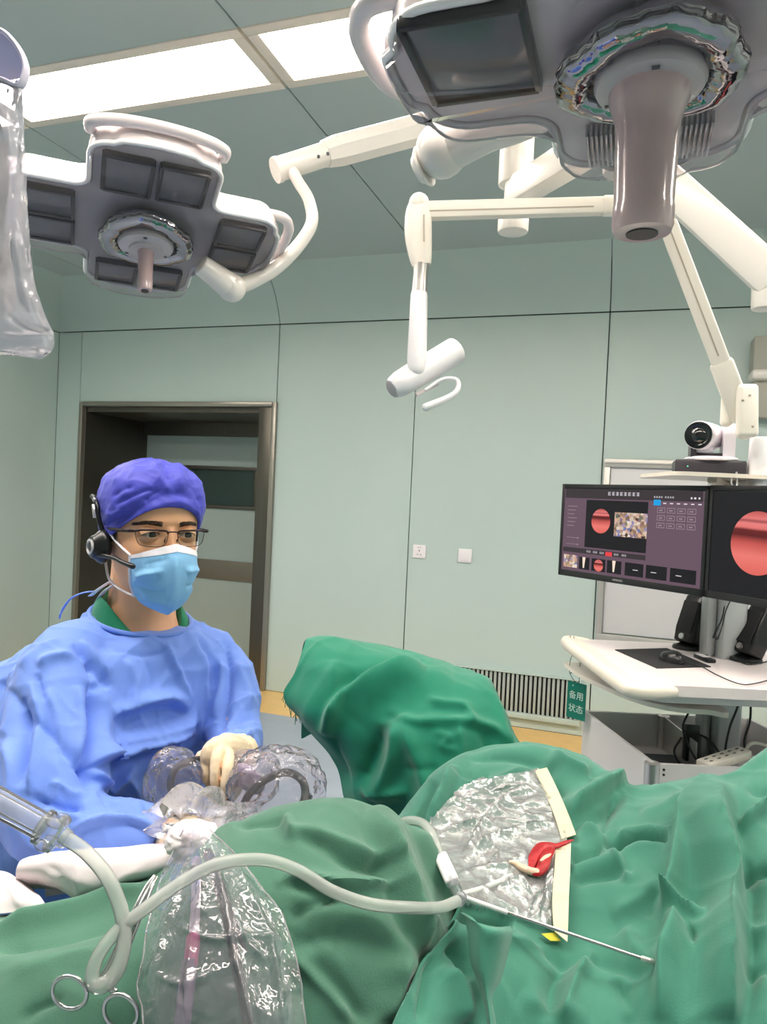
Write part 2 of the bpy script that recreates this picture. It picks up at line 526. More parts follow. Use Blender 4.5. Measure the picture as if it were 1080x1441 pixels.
mb = MB(); mb.box(((X0 + X1) / 2, Y0 - 0.015, ZC / 2), (X1 - X0, 0.03, ZC)); struct('wall_front', mb, M_wall)

# ceiling: the light row needs openings; panels of the ceiling with joints
LA = Pz(380, 118, ZC); LB = Pz(328, 55, ZC)
LY0, LY1 = LB.y, LA.y                       # near and far edge of the luminous face
LX = (LA.x + LB.x) / 2                      # right end of the long fixture in view
LW, FR = 1.16, 0.045
row = [LX - LW / 2 + k * (LW + 2 * FR + 0.012) for k in (-2, -1, 0, 1, 2, 3)]
ry0, ry1 = LY0 - FR, LY1 + FR
rowsY = [((ry0 + ry1) / 2 - k * 1.75) for k in (0, 1)]
hw = (ry1 - ry0) / 2
mb = MB()
ycut = [Y0]
for y in reversed(rowsY): ycut += [y - hw, y + hw]
ycut += [Y1 - CV + 0.02]
seams = [X0] + [r + LW / 2 + FR + 0.006 for r in row if X0 < r + LW / 2 + FR < X1] + [X1]
for i in range(0, len(ycut), 2):
    for a, b in zip(seams[:-1], seams[1:]):
        mb.box(((a + b) / 2, (ycut[i] + ycut[i + 1]) / 2, ZC + 0.02), (b - a - 0.006, ycut[i + 1] - ycut[i] - 0.004, 0.04), bev=0.002, seg=1)
mb.box(((X0 + X1) / 2, (Y0 + Y1) / 2, ZC + 0.13), (X1 - X0, Y1 - Y0, 0.02), mi=1)
struct('ceiling', mb, [M_ceil, M_gap])
M_lf = mat('cream_light_frame', (234, 222, 208), 0.4)
M_diff = mat('light_diffuser', (255, 248, 240), 0.6, emit=(255, 246, 236), estr=PANEL_LIGHT)
first = None
NAMES = ['long white ceiling light panel above the smaller surgical lamp', 'ceiling light panel partly hidden by the grab rail of the big surgical lamp']
for ry, y in enumerate(rowsY):
    for k, x in enumerate(row):
        if x + LW / 2 + FR > X1 + 0.01 or x - LW / 2 - FR < X0 - 0.01: continue
        if first is None:
            t = thing('ceiling_light', '', 'ceiling light', (x, y, ZC))
            m1 = MB()
            for (cx, cy, sx, sy) in ((0, hw - FR / 2, LW + 2 * FR, FR), (0, -hw + FR / 2, LW + 2 * FR, FR), (LW / 2 + FR / 2, 0, FR, 2 * hw - 2 * FR), (-LW / 2 - FR / 2, 0, FR, 2 * hw - 2 * FR)):
                m1.box((x + cx, y + cy, ZC + 0.02), (sx, sy, 0.045), bev=0.003)
            obj('frame', m1, M_lf, t)
            m2 = MB(); m2.box((x, y, ZC + 0.035), (LW, 2 * hw - 2 * FR, 0.01)); obj('diffuser', m2, M_diff, t)
            first = t
        else:
            t = first.copy(); COL.objects.link(t); t.location = (x, y, ZC)
            for ch in list(first.children):
                c = ch.copy(); COL.objects.link(c); c.parent = t
        t['group'] = 'ceiling light panels'
        t['label'] = NAMES[0] if (ry == 0 and k == 2) else NAMES[1] if (ry == 0 and k == 3) else 'ceiling light panel set flush in the pale green ceiling out of view'

# ---- door recess in brown steel with a pale sliding leaf at its back
YD = Y1 + 0.78
mb = MB()
fw = 0.035
mb.box((DXL - 0.0 + fw / 2, Y1 - 0.005, DZ / 2), (fw, 0.05, DZ), bev=0.004, mi=1)
mb.box((DXR - fw / 2, Y1 - 0.005, DZ / 2), (fw, 0.05, DZ), bev=0.004, mi=1)
mb.box((DXR - fw - 0.055, Y1 + 0.012, DZ / 2), (0.11, 0.05, DZ), bev=0.003)
mb.box(((DXL + DXR) / 2, Y1 - 0.005, DZ - fw / 2), (DXR - DXL - 2 * fw, 0.05, fw), bev=0.004, mi=1)
mb.box((DXL + 0.02, (Y1 + YD) / 2 + 0.01, DZ / 2 - 0.02), (0.04, YD - Y1, DZ - 0.04))
mb.box((DXR - 0.10, (Y1 + YD) / 2 + 0.02, DZ / 2 - 0.02), (0.04, YD - Y1, DZ - 0.04))
mb.box(((DXL + DXR) / 2, (Y1 + YD) / 2 + 0.02, DZ - 0.055), (DXR - DXL, YD - Y1, 0.04))
mb.box(((DXL + DXR) / 2, YD - 0.02, DZ - 0.12), (DXR - DXL, 0.04, 0.14))
struct('trim_3', mb, [M_bronze, M_bronze_l])
dz0 = 0.01
wl, wr = Py(238, 690, YD).x, Py(357, 690, YD).x
wt, wb = Py(310, 661, YD).z, Py(310, 711, YD).z
dr = thing('door_1', '', 'door', ((DXL + DXR) / 2, YD, 0)); del dr['label']; del dr['category']; dr['kind'] = 'structure'
mb = MB()
xa, xb = DXL + 0.04, DXR - 0.08
M_leaf = mat('pale_green_door', (176, 192, 188), 0.4, spec=0.4, var=0.02)
for (a, b, c, d) in ((xa, xb, wt, DZ - 0.19), (xa, xb, dz0, wb), (xa, wl, wb, wt), (wr, xb, wb, wt)):
    mb.box(((a + b) / 2, YD + 0.03, (c + d) / 2), (b - a, 0.04, d - c))
obj('door_leaf', mb, M_leaf, dr)
mb = MB()
for (a, b, c, d) in ((wl - 0.03, wr + 0.03, wt, wt + 0.03), (wl - 0.03, wr + 0.03, wb - 0.03, wb), (wl - 0.03, wl, wb, wt), (wr, wr + 0.03, wb, wt)):
    mb.box(((a + b) / 2, YD + 0.005, (c + d) / 2), (b - a, 0.03, d - c), bev=0.004)
obj('window_frame', mb, M_bronze, dr)
mb = MB(); mb.box(((wl + wr) / 2, YD + 0.03, (wb + wt) / 2), (wr - wl, 0.006, wt - wb))
obj('pane', mb, film('door_glass', (170, 200, 195), 0.12, 0.02, 0.25), dr)
mb = MB()
k0, k1 = Py(330, 790, YD).z, Py(330, 817, YD).z
mb.box(((xa + xb) / 2, YD, (k0 + k1) / 2), (xb - xa - 0.02, 0.025, k0 - k1), bev=0.005)
obj('kick_band', mb, mat('taupe_band', (128, 122, 110), 0.4, metal=0.3), dr)
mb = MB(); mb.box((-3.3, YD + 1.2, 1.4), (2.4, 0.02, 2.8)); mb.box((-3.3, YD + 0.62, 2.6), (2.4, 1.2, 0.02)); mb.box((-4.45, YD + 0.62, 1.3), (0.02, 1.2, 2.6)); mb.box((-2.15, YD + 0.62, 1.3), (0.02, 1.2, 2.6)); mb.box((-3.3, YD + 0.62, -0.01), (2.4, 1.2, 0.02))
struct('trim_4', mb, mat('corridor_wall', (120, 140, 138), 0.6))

# ---- wall fittings
def on_wall(px, py): return Py(px, py, Y1)
M_sw = mat('white_switch_plastic', (236, 230, 232), 0.35, spec=0.5)
for (px, py, nm) in ((591, 776, 'wall_socket'), (655, 782, 'wall_switch')):
    c = on_wall(px, py)
    t = thing(nm, 'white square wall socket, left of the two plates on the green wall' if nm == 'wall_socket' else 'white square wall switch with blank rocker, right of the two plates on the green wall', 'socket' if nm == 'wall_socket' else 'switch', (c.x, Y1, c.z - 0.043))
    mb = MB(); mb.box((c.x, Y1 - 0.006, c.z), (0.09, 0.012, 0.09), bev=0.004); obj('face_plate', mb, M_sw, t)
    mb = MB()
    if nm == 'wall_socket':
        mb.box((c.x, Y1 - 0.013, c.z + 0.006), (0.005, 0.003, 0.014)); mb.box((c.x - 0.011, Y1 - 0.013, c.z - 0.02), (0.010, 0.003, 0.004)); mb.box((c.x + 0.011, Y1 - 0.013, c.z - 0.02), (0.010, 0.003, 0.004))
        mb.box((c.x - 0.008, Y1 - 0.013, c.z + 0.028), (0.010, 0.003, 0.003)); mb.box((c.x + 0.008, Y1 - 0.013, c.z + 0.028), (0.010, 0.003, 0.003))
        obj('socket_holes', mb, mat('socket_dark', (120, 90, 92), 0.5), t)
    else:
        mb.box((c.x, Y1 - 0.013, c.z), (0.062, 0.006, 0.066), bev=0.002); obj('rocker', mb, M_sw, t)
# return-air grille low in the wall
gx0, gx1 = on_wall(640, 950).x, on_wall(818, 980).x
gz1, gz0 = on_wall(815, 955).z, on_wall(815, 1021).z
t = thing('air_grille', 'low wall air grille with dark vertical slots beside the tan floor border', 'vent', ((gx0 + gx1) / 2, Y1, gz0))
mb = MB(); fr = 0.03
for (a, b, c, d) in ((gx0, gx1, gz1 - 0.012, gz1), (gx0, gx1, gz0, gz0 + 0.035), (gx0, gx0 + fr, gz0 + 0.035, gz1 - 0.012), (gx1 - 0.012, gx1, gz0 + 0.035, gz1 - 0.012)):
    mb.box(((a + b) / 2, Y1 - 0.014, (c + d) / 2), (b - a, 0.028, d - c), bev=0.002)
obj('grille_frame', mb, M_wall, t)
mb = MB(); n = 27
for k in range(n):
    x = gx0 + fr + (gx1 - gx0 - fr - 0.012) * (k + 0.5) / n
    mb.box((x, Y1 - 0.012, (gz0 + gz1) / 2 + 0.01), (0.0165, 0.012, gz1 - gz0 - 0.05), bev=0.002, seg=1)
obj('slats', mb, mat('grille_slat', (170, 178, 174), 0.4), t)
mb = MB(); mb.box(((gx0 + gx1) / 2, Y1 - 0.002, (gz0 + gz1) / 2), (gx1 - gx0 - 0.02, 0.003, gz1 - gz0 - 0.02)); obj('backing', mb, mat('black_backing', (14, 16, 16), 0.8), t)
# framed pale cabinet front set in the wall behind the monitors
cx0, cx1 = on_wall(849, 700).x, 1.9
cz1, cz0 = on_wall(851, 646).z, 0.62
t = thing('wall_cabinet', 'pale grey steel-framed cabinet front on the wall behind the monitors', 'cabinet', ((cx0 + cx1) / 2, Y1, cz0))
M_cf = mat('brushed_steel_frame', (196, 192, 186), 0.35, metal=0.5)
mb = MB()
for (a, b, c, d) in ((cx0, cx1, cz1 - 0.05, cz1), (cx0, cx1, cz0, cz0 + 0.04), (cx0, cx0 + 0.035, cz0 + 0.04, cz1 - 0.05), (cx1 - 0.035, cx1, cz0 + 0.04, cz1 - 0.05)):
    mb.box(((a + b) / 2, Y1 - 0.015, (c + d) / 2), (b - a, 0.03, d - c), bev=0.003)
mb.box(((cx0 + cx1) / 2, Y1 - 0.03, cz1 - 0.02), (cx1 - cx0, 0.012, 0.018), bev=0.003)
obj('frame', mb, M_cf, t)
mb = MB(); mb.box(((cx0 + cx1) / 2, Y1 - 0.006, (cz0 + cz1) / 2), (cx1 - cx0 - 0.075, 0.012, cz1 - cz0 - 0.095), bev=0.002)
obj('door', mb, mat('pale_grey_enamel', (206, 205, 206), 0.35, spec=0.4), t)
# ================================================================== ceiling-hung surgical lamps and arms
M_white = mat('ivory_enamel', (226, 220, 212), 0.3, spec=0.5, coat=0.3)
M_shell = mat('pearl_shell', (224, 212, 212), 0.25, spec=0.5, coat=0.4)
M_plate = mat('grey_lamp_plate', (206, 196, 200), 0.3, spec=0.5)
M_module = mat('dark_light_module', (92, 94, 98), 0.12, spec=0.6)
M_modfr = mat('black_module_frame', (30, 30, 32), 0.3)
M_chrome = mat('polished_chrome', (158, 156, 160), 0.05, metal=1.0, bump=0.12, bscale=40.0)
M_cover = film('lamp_cover', (246, 240, 242), 0.07, 0.04, 0.10, milky=(244, 236, 238))
M_rim = mat('clear_rim', (244, 240, 240), 0.25, spec=0.6, coat=0.5)
M_handle = mat('mauve_grey_handle', (204, 176, 175), 0.22, spec=0.5, coat=0.5)
M_disc = mat('satin_disc', (186, 176, 178), 0.3, spec=0.5)
M_ribs = mat('ribbed_reflector', (188, 184, 186), 0.15, metal=0.5)
M_blk = mat('black_plastic', (18, 18, 20), 0.32, spec=0.5)

def arc(cx, cy, r, a0, a1, n):
    return [(cx + r * math.cos(a0 + (a1 - a0) * k / n), cy + r * math.sin(a0 + (a1 - a0) * k / n)) for k in range(n + 1)]
def cross_outline(L, w, r, r2, bulge=0.025):
    h = math.pi / 2
    q = [(L + bulge, 0.0)]
    for k in range(1, 5):
        y = (w - r) * k / 5; q.append((L + bulge * (1 - (y / w) ** 2), y))
    q += arc(L - r + bulge * 0.2, w - r, r, 0.0, h, 6)
    q += arc(w + r2, w + r2, r2, -h, -2 * h, 6)
    q += arc(w - r, L - r + bulge * 0.2, r, 0.0, h, 6)
    for k in range(4, 0, -1):
        x = (w - r) * k / 5; q.append((x, L + bulge * (1 - (x / w) ** 2)))
    out = []
    for t in range(4):
        c, s = round(math.cos(t * h)), round(math.sin(t * h))
        out += [(c * x - s * y, s * x + c * y) for x, y in q]
    return out
def inset(poly, d):
    """shrink a counter-clockwise outline by d along its normals"""
    n = len(poly); out = []
    for i in range(n):
        a, b, c = Vector(poly[i - 1]), Vector(poly[i]), Vector(poly[(i + 1) % n])
        t = (c - a).normalized()
        out.append((b.x - t.y * d, b.y + t.x * d))
    return out
def lamp(label, C, u, v, n, L, w, r, r2, hr, hl, modules, rail=0.06, hr0=None, ribs=(), plate=None):
    C = Vector(C)
    t = thing('surgical_lamp', label, 'lamp', C, 'surgical lamps')
    M = Matrix.Translation(C) @ Matrix((tuple(u) + (0,), tuple(v) + (0,), tuple(n) + (0,), (0, 0, 0, 1))).transposed()
    M = Matrix(((u[0], v[0], n[0], C[0]), (u[1], v[1], n[1], C[1]), (u[2], v[2], n[2], C[2]), (0, 0, 0, 1)))
    out = cross_outline(L, w, r, r2)
    def B():
        b = MB(); b.M = M; return b
    def ring(d, z, s=1.0):
        return [Vector((x * s, y * s, z)) for x, y in inset(out, d * kq)]
    th = 0.22 * L; kq = min(1.0, 0.8 * r / 0.05)
    b = B(); b.rings([ring(0.012, -0.008), ring(0.002, -0.004), ring(0.0, -0.012), ring(0.0, -0.35 * th), ring(0.006, -0.6 * th), ring(0.02, -0.85 * th), ring(0.035, -th), ring(0.05, -1.06 * th), ring(0.05, -1.10 * th, 0.6), ring(0.05, -1.12 * th, 0.3), ring(0.05, -1.12 * th, 0.02)])
    obj('housing', b, M_shell, t, 50)
    b = B(); b.rings([ring(0.010, -0.006, 0.02), ring(0.010, -0.006, 0.5), ring(0.010, -0.006), ring(0.012, 0.0), ring(0.014, 0.001), ring(0.014, 0.001, 0.6), ring(0.014, 0.001, 0.3), ring(0.014, 0.001, 0.02)]); obj('base_plate', b, plate or M_plate, t, 50)
    b = B(); b.rings([ring(0.003, -0.003), ring(0.003, 0.010), ring(0.008, 0.022), ring(0.020, 0.032), ring(0.034, 0.036), ring(0.05, 0.037), ring(0.05, 0.0375, 0.7), ring(0.05, 0.0375, 0.4), ring(0.05, 0.0375, 0.02)], cap=False)
    obj('clear_cover', b, M_cover, t, 60)
    b = B(); b.tube([Vector((x, y, 0.0)) for x, y in inset(out, 0.002)], 0.006, seg=8, closed=True); obj('rim', b, M_rim, t, 60)
    for (ang, parts) in modules:
        b = B(); f = B(); g = B()
        for (a0, a1, s0, s1) in parts:
            c, s = math.cos(ang), math.sin(ang)
            ax = (Vector((c, s, 0)), Vector((-s, c, 0)), Vector((0, 0, 1)))
            am, sm = (a0 + a1) / 2 * L, (s0 + s1) / 2 * w
            p = ax[0] * am + ax[1] * sm
            b.box(p + Vector((0, 0, 0.006)), ((a1 - a0) * L, (s1 - s0) * w, 0.01), ax, 0.003)
            for e in (-1, 1):
                f.box(p + ax[1] * e * (s1 - s0) * w / 2 + Vector((0, 0, 0.008)), ((a1 - a0) * L, 0.008, 0.015), ax, 0.001)
                f.box(p + ax[0] * e * (a1 - a0) * L / 2 + Vector((0, 0, 0.008)), (0.008, (s1 - s0) * w, 0.015), ax, 0.001)
        mo = obj('light_module', b, M_module, t)
        o = obj('module_frame', f, M_modfr, t)
        o.parent = mo
    for ang in ribs:
        b = B(); c, s = math.cos(ang), math.sin(ang)
        for k in range(26):
            sm = -0.62 * w + 1.24 * w * k / 25
            b.box((c * 0.72 * L - s * sm, s * 0.72 * L + c * sm, 0.012), (0.34 * L, 0.0035, 0.016), (Vector((c, s, 0)), Vector((-s, c, 0)), Vector((0, 0, 1))), 0.001)
        obj('ribbed_reflector', b, M_ribs, t)
    # lumpy chrome ring, disc and handle
    b = B(); R0 = 0.40 * w * 1.62
    rings = []
    ns = 96
    for k in range(14):
        a = 2 * math.pi * k / 14
        rg = []
        for j in range(ns):
            ph = 2 * math.pi * j / ns
            wob = 1 + 0.10 * math.sin(3 * ph + 0.6) ** 3 + 0.015 * math.sin(ph * 24)
            rr = R0 * wob + 0.26 * R0 * math.cos(a)
            rg.append(Vector((rr * math.cos(ph), rr * math.sin(ph), 0.012 + 0.034 * (0.5 + 0.5 * math.sin(a)))))
        rings.append(rg)
    rings.append(rings[0]); b.rings(rings, cap=False)
    obj('chrome_ring', b, M_chrome, t, 60)
    b = B(); b.lathe([(R0 * 0.72, 0.03), (R0 * 0.74, 0.044), (R0 * 0.70, 0.05), (R0 * 0.46, 0.055), (R0 * 0.44, 0.06)], (0, 0, 0), seg=48)
    b.mi = 1
    for k in range(3):
        a = 2.1 * k + 0.4; b.box((R0 * 0.59 * math.cos(a), R0 * 0.59 * math.sin(a), 0.0535), (0.008, 0.004, 0.002))
    obj('hub_disc', b, [M_disc, M_module], t)
    b = B(); h0 = hr0 or hr
    b.lathe([(h0 * 1.08, 0.052), (h0 * 1.08, 0.062), (h0, 0.070), (hr * 1.03, 0.074 + hl * 0.10), (hr * 1.0, 0.074 + hl * 0.2), (hr * 0.94, 0.05 + hl), (hr * 0.97, 0.056 + hl), (hr * 0.97, 0.075 + hl), (hr * 0.9, 0.082 + hl), (hr * 0.5, 0.083 + hl)], (0, 0, 0), seg=40)
    h = obj('handle', b, M_handle, t, 35)
    b = B(); b.lathe([(hr * 0.52, 0.082 + hl), (hr * 0.5, 0.0845 + hl), (hr * 0.1, 0.0845 + hl)], (0, 0, 0), seg=24)
    o = obj('camera_window', b, M_blk, t); o.parent = h
    # grab rails on the two side lobes
    for sg in (1, -1):
        b = B(); W2 = 0.78 * w
        b.tube([Vector((sg * (L - 0.05), W2 * 0.98, -0.035)), Vector((sg * (L + rail * 0.35), W2 * 0.98, -0.035)), Vector((sg * (L + rail * 0.85), W2 * 0.72, -0.033)), Vector((sg * (L + rail), W2 * 0.3, -0.03)), Vector((sg * (L + rail), -W2 * 0.3, -0.03)), Vector((sg * (L + rail * 0.85), -W2 * 0.72, -0.033)), Vector((sg * (L + rail * 0.35), -W2 * 0.98, -0.035)), Vector((sg * (L - 0.05), -W2 * 0.98, -0.035))], 0.0125, seg=14, smooth=6)
        obj('grab_rail', b, M_shell, t, 60)
    return t, M, B

# big lamp right overhead, facing straight down, square to the room
C1 = P(918, 62, 0.80)
two = lambda a0, a1: [(a0, a1, -0.78, -0.06), (a0, a1, 0.06, 0.78)]
one = [(0.46, 0.93, -0.92, 0.30)]; oneb = [(0.46, 0.93, -0.30, 0.92)]
L1, M1, B1 = lamp('big surgical lamp at the top right with a thick mauve handle pointing down', C1, (-1, 0, 0), (0, 1, 0), (0, 0, -1), 0.275, 0.125, 0.06, 0.04, 0.034, 0.125,
     [(0, one), (math.pi, oneb), (-math.pi / 2, two(0.5, 0.92))], rail=0.055, hr0=0.040, ribs=(math.pi / 2,))
b = MB()
e0, e1 = P(622, 212, 1.12), P(775, 140, 1.03)
b.tube([e0, e0.lerp(e1, 0.4), e1, P(918, 60, 0.86) + Vector((0, 0, 0.09))], [0.036, 0.032, 0.032, 0.04], seg=24, smooth=6)
b.ball(e0, 0.041, 24, sc=(1, 1, 1))
obj('yoke', b, M_white, L1)
b = MB(); q = (e1 - e0).normalized(); b.cyl(e0 - q * 0.028 + Vector((0, 0, -0.012)), e0 - q * 0.043 + Vector((0, 0, -0.014)), 0.032, 0.022, bev=0.003); obj('joint_cap', b, M_white, L1)

# smaller lamp further back, turned and tipped a little towards us
C2 = P(206, 322, 1.72)
th, tp = YAW - math.radians(-23) , math.radians(12)
vh = Vector((-math.sin(YAW + math.radians(23)), math.cos(YAW + math.radians(23)), 0))      # away from the viewer
uh = Vector((vh.y, -vh.x, 0))
n2 = (Vector((0, 0, -1)) * math.cos(tp) - vh * math.sin(tp)).normalized()
v2 = (vh * math.cos(tp) + Vector((0, 0, -1)) * math.sin(tp)).normalized()
L2, M2, B2 = lamp('smaller surgical lamp with slim pale handle hanging left of the jointed arms', C2, tuple(uh), tuple(v2), tuple(n2), 0.285, 0.132, 0.045, 0.03, 0.0175, 0.075,
     [(0, two(0.56, 0.92)), (math.pi, two(0.56, 0.92)), (-math.pi / 2, two(0.52, 0.93)), (math.pi / 2, two(0.60, 0.93))], rail=0.05, plate=mat('mid_grey_plate', (150, 146, 148), 0.3))
# front and back bow rails like the side ones
b = B2(); Wd = 0.13
b.tube([Vector((-Wd, -0.27, -0.034)), Vector((-Wd * 0.98, -0.296, -0.034)), Vector((-Wd * 0.6, -0.313, -0.036)), Vector((0, -0.320, -0.036)), Vector((Wd * 0.6, -0.313, -0.036)), Vector((Wd * 0.98, -0.296, -0.034)), Vector((Wd, -0.27, -0.034))], 0.012, seg=14, smooth=6)
obj('front_rail', b, M_shell, L2, 60)
b = MB()
yk = PP([(300, 388, 1.80), (330, 404, 1.84), (392, 374, 1.90), (436, 322, 1.92), (436, 285, 1.92), (420, 256, 1.91), (411, 240, 1.91)])
b.tube(yk, [0.020, 0.0205, 0.018, 0.0165, 0.0155, 0.015, 0.015], seg=18, smooth=8)
obj('yoke', b, M_white, L2, 60)
b = MB(); q0, q1 = P(282, 372, 1.77), P(326, 405, 1.83); b.cyl(q0, q1, 0.026, 0.034, bev=0.004); b.ball(q1, 0.036, 20); obj('yoke_joint', b, M_white, L2, 50)
b = MB(); a0, a1, a2, a3, a4 = PP([(390, 239, 1.91), (462, 216, 1.96), (476, 212, 1.97), (590, 182, 2.05), (740, 182, 2.24)])
b.tube([a0, a1], 0.031, seg=24); b.tube([a0 - (a1 - a0).normalized() * 0.006, a0 + (a1 - a0).normalized() * 0.006], 0.033, seg=24)
b.tube([a1 - (a2 - a1).normalized() * 0.01, a2, a3], [0.036, 0.042, 0.043], seg=8)
b.tube([a3, a3.lerp(a4, 0.5), a4], [0.043, 0.038, 0.034], seg=20)
b.mi = 1; nn = (a1 - a0).normalized()
for tt in (0.72, 0.9):
    pp = a0.lerp(a1, tt); vv = (Vector(CAM) - pp); vv = (vv - nn * vv.dot(nn)).normalized(); b.ball(pp + vv * 0.030, 0.005, 8)
obj('suspension_arm', b, [M_white, M_module], L2, 40)

# ceiling column and heavy pendant beam
cb = P(722, 328, 2.24)
t = thing('ceiling_pendant', 'white ceiling column and heavy beam behind the big surgical lamp', 'ceiling arm', (cb.x, cb.y, ZC))
b = MB(); zc = cb.z
b.cyl((cb.x, cb.y, zc), (cb.x, cb.y, zc + 0.055), 0.047, bev=0.008, seg=32); b.cyl((cb.x, cb.y, zc + 0.05), (cb.x, cb.y, zc + 0.15), 0.032, seg=24)
b.cyl((cb.x, cb.y, zc + 0.145), (cb.x, cb.y, zc + 0.35), 0.052, bev=0.006, seg=32); b.cyl((cb.x, cb.y, zc + 0.34), (cb.x, cb.y, ZC), 0.058, seg=32)
obj('column', b, M_white, t)
b = MB(); b.cyl((cb.x, cb.y, ZC), (cb.x, cb.y, ZC - 0.07), 0.16, 0.12, bev=0.01, seg=40); obj('ceiling_rose', b, M_white, t)
hub = P(885, 190, 1.86)
b = MB(); b.bar(P(728, 270, 2.22), hub + Vector((0, 0, 0.03)), 0.075, 0.085, bev=0.012, ext=0.02); obj('arm', b, M_white, t)
b = MB(); b.cyl(hub + Vector((0, 0, -0.10)), hub + Vector((0, 0, 0.09)), 0.06, bev=0.01); obj('hub', b, M_white, t)
be = P(1082, 388, 1.66)
b = MB(); b.bar(hub + Vector((0, 0, -0.03)), be, 0.075, 0.085, bev=0.014, ext=0.03); obj('beam', b, M_white, t)
b = MB(); b.cyl(P(1076, 436, 1.66), P(1078, 372, 1.66), 0.028, bev=0.006); obj('end_joint', b, M_white, t)

# ---- jointed camera arm that stands on the equipment cart's post
EA, EB = P(1046, 590, 2.14), P(930, 288, 2.06)
EC = P(600, 297, 1.98)
t = thing('camera_boom', 'long ivory jointed arm on the cart post carrying a small camera head', 'camera boom', P(1058, 613, 2.15))
CAMARM = t
M_ivory = mat('warm_ivory_plastic', (234, 226, 214), 0.34, spec=0.45)
M_ivd = mat('ivory_groove', (176, 164, 148), 0.5)
b = MB(); hv = Vector(CAM) - EA
b.bar(EA, EB, 0.052, 0.046, hint=hv, bev=0.008, ext=0.0)
b.bar(EA.lerp(EB, 0.0), EA.lerp(EB, 0.28), 0.066, 0.052, hint=hv, bev=0.012)
b.mi = 1; off = (hv.normalized()) * 0.0235; b.bar(EA.lerp(EB, 0.30) + off, EB + off, 0.004, 0.003, hint=hv, bev=0.0)
obj('lower_arm', b, [M_ivory, M_ivd], t)
b = MB()
b.box(P(1050, 582, 2.115), (0.05, 0.045, 0.15), None, 0.02, 4); b.box(P(1024, 575, 2.16), (0.035, 0.05, 0.11), None, 0.016, 4); 
obj('base_knuckle', b, M_ivory, t)
b = MB(); kx, ky, kz = frame_of(P(1056, 610, 2.11) - P(1044, 545, 2.11), Vector(CAM))
b.box(P(1052, 578, 2.10), (0.062, 0.03, 0.155), (CR and 0 or Vector(CR), -Vector(_f), Vector(CU)) if False else (Vector(CR), -Vector(_f), Vector(CU)), 0.014, 4)
b.mi = 1
for (qx, qy) in ((1056, 556), (1046, 563), (1060, 600)):
    b.ball(P(qx, qy, 2.083), 0.004, 8)
obj('side_cover', b, [M_ivory, M_ivd], t)
b = MB()
b.cyl(EB + Vector((0, 0, -0.03)), EB + Vector((0, 0, 0.035)), 0.036, bev=0.006); b.ball(EB, 0.04, 20)
b.bar(P(846, 290, 2.03), EB, 0.055, 0.036, hint=hv, bev=0.012)
obj('elbow', b, M_ivory, t, 50)
b = MB(); b.bar(EB, EC, 0.046, 0.040, hint=hv, bev=0.007)
b.mi = 1; off = (Vector(CAM) - EC).normalized() * 0.0205; b.bar(EB.lerp(EC, 0.3) + off, EC + off, 0.004, 0.003, hint=hv, bev=0)
obj('upper_arm', b, [M_ivory, M_ivd], t)
b = MB()
b.tube(PP([(590, 280, 1.98), (589, 300, 1.98), (589, 330, 1.98), (592, 360, 1.98), (594, 374, 1.98)]), [0.024, 0.036, 0.038, 0.032, 0.026], seg=20, smooth=5, round_ends=False, flat=0.75)
b.ball(P(590, 286, 1.98), 0.028, 18)
b.mi = 1; b.bar(P(597, 302, 1.942), P(597, 340, 1.942), 0.003, 0.004, hint=hv, bev=0)
obj('wrist_knuckle', b, [M_ivory, M_ivd], t, 50)
b = MB(); b.tube(PP([(593, 372, 1.98), (592, 384, 1.98), (591, 400, 1.98), (590, 418, 1.98)]), [0.021, 0.0195, 0.0205, 0.022], seg=20)
obj('collar', b, mat('satin_steel', (186, 182, 178), 0.28, metal=0.8), t)
b = MB(); b.tube(PP([(590, 416, 1.98), (589, 450, 1.975), (587, 500, 1.96), (586, 518, 1.955)]), [0.0235, 0.0245, 0.026, 0.024], seg=20, round_ends=True); obj('drop_tube', b, mat('cool_white_plastic', (222, 220, 222), 0.3), t)
b = MB(); h0, h1 = P(556, 545, 1.96), P(640, 494, 2.04)
cx, cy, cz = frame_of(h1 - h0, Vector(CU))
b.tube([h0 - cz * 0.012, h0, h0.lerp(h1, 0.1), h0.lerp(h1, 0.3), h1], [0.026, 0.036, 0.042, 0.044, 0.045], seg=24, flat=0.85, hint=Vector(CU))
hd = obj('camera_head', b, mat('cool_white_plastic', (222, 220, 222), 0.3), t, 50)
b = MB(); b.tube([h0 - cz * 0.0135, h0 - cz * 0.010], [0.020, 0.026], seg=24); o = obj('lens_window', b, M_disc, t); o.parent = hd
b = MB(); b.bar(P(585, 556, 1.955), P(616, 540, 1.985), 0.012, 0.01, bev=0.002); o = obj('handle_bracket', b, M_disc, t); o.parent = hd
b = MB(); b.tube(PP([(600, 548, 1.96), (622, 534, 1.97), (642, 534, 1.965), (645, 546, 1.955), (634, 558, 1.95), (600, 573, 1.94)]), [0.005, 0.005, 0.006, 0.007, 0.009, 0.0115], seg=14, smooth=6, round_ends=True)
o = obj('grip', b, mat('cool_white_plastic', (222, 220, 222), 0.3), t); o.parent = hd
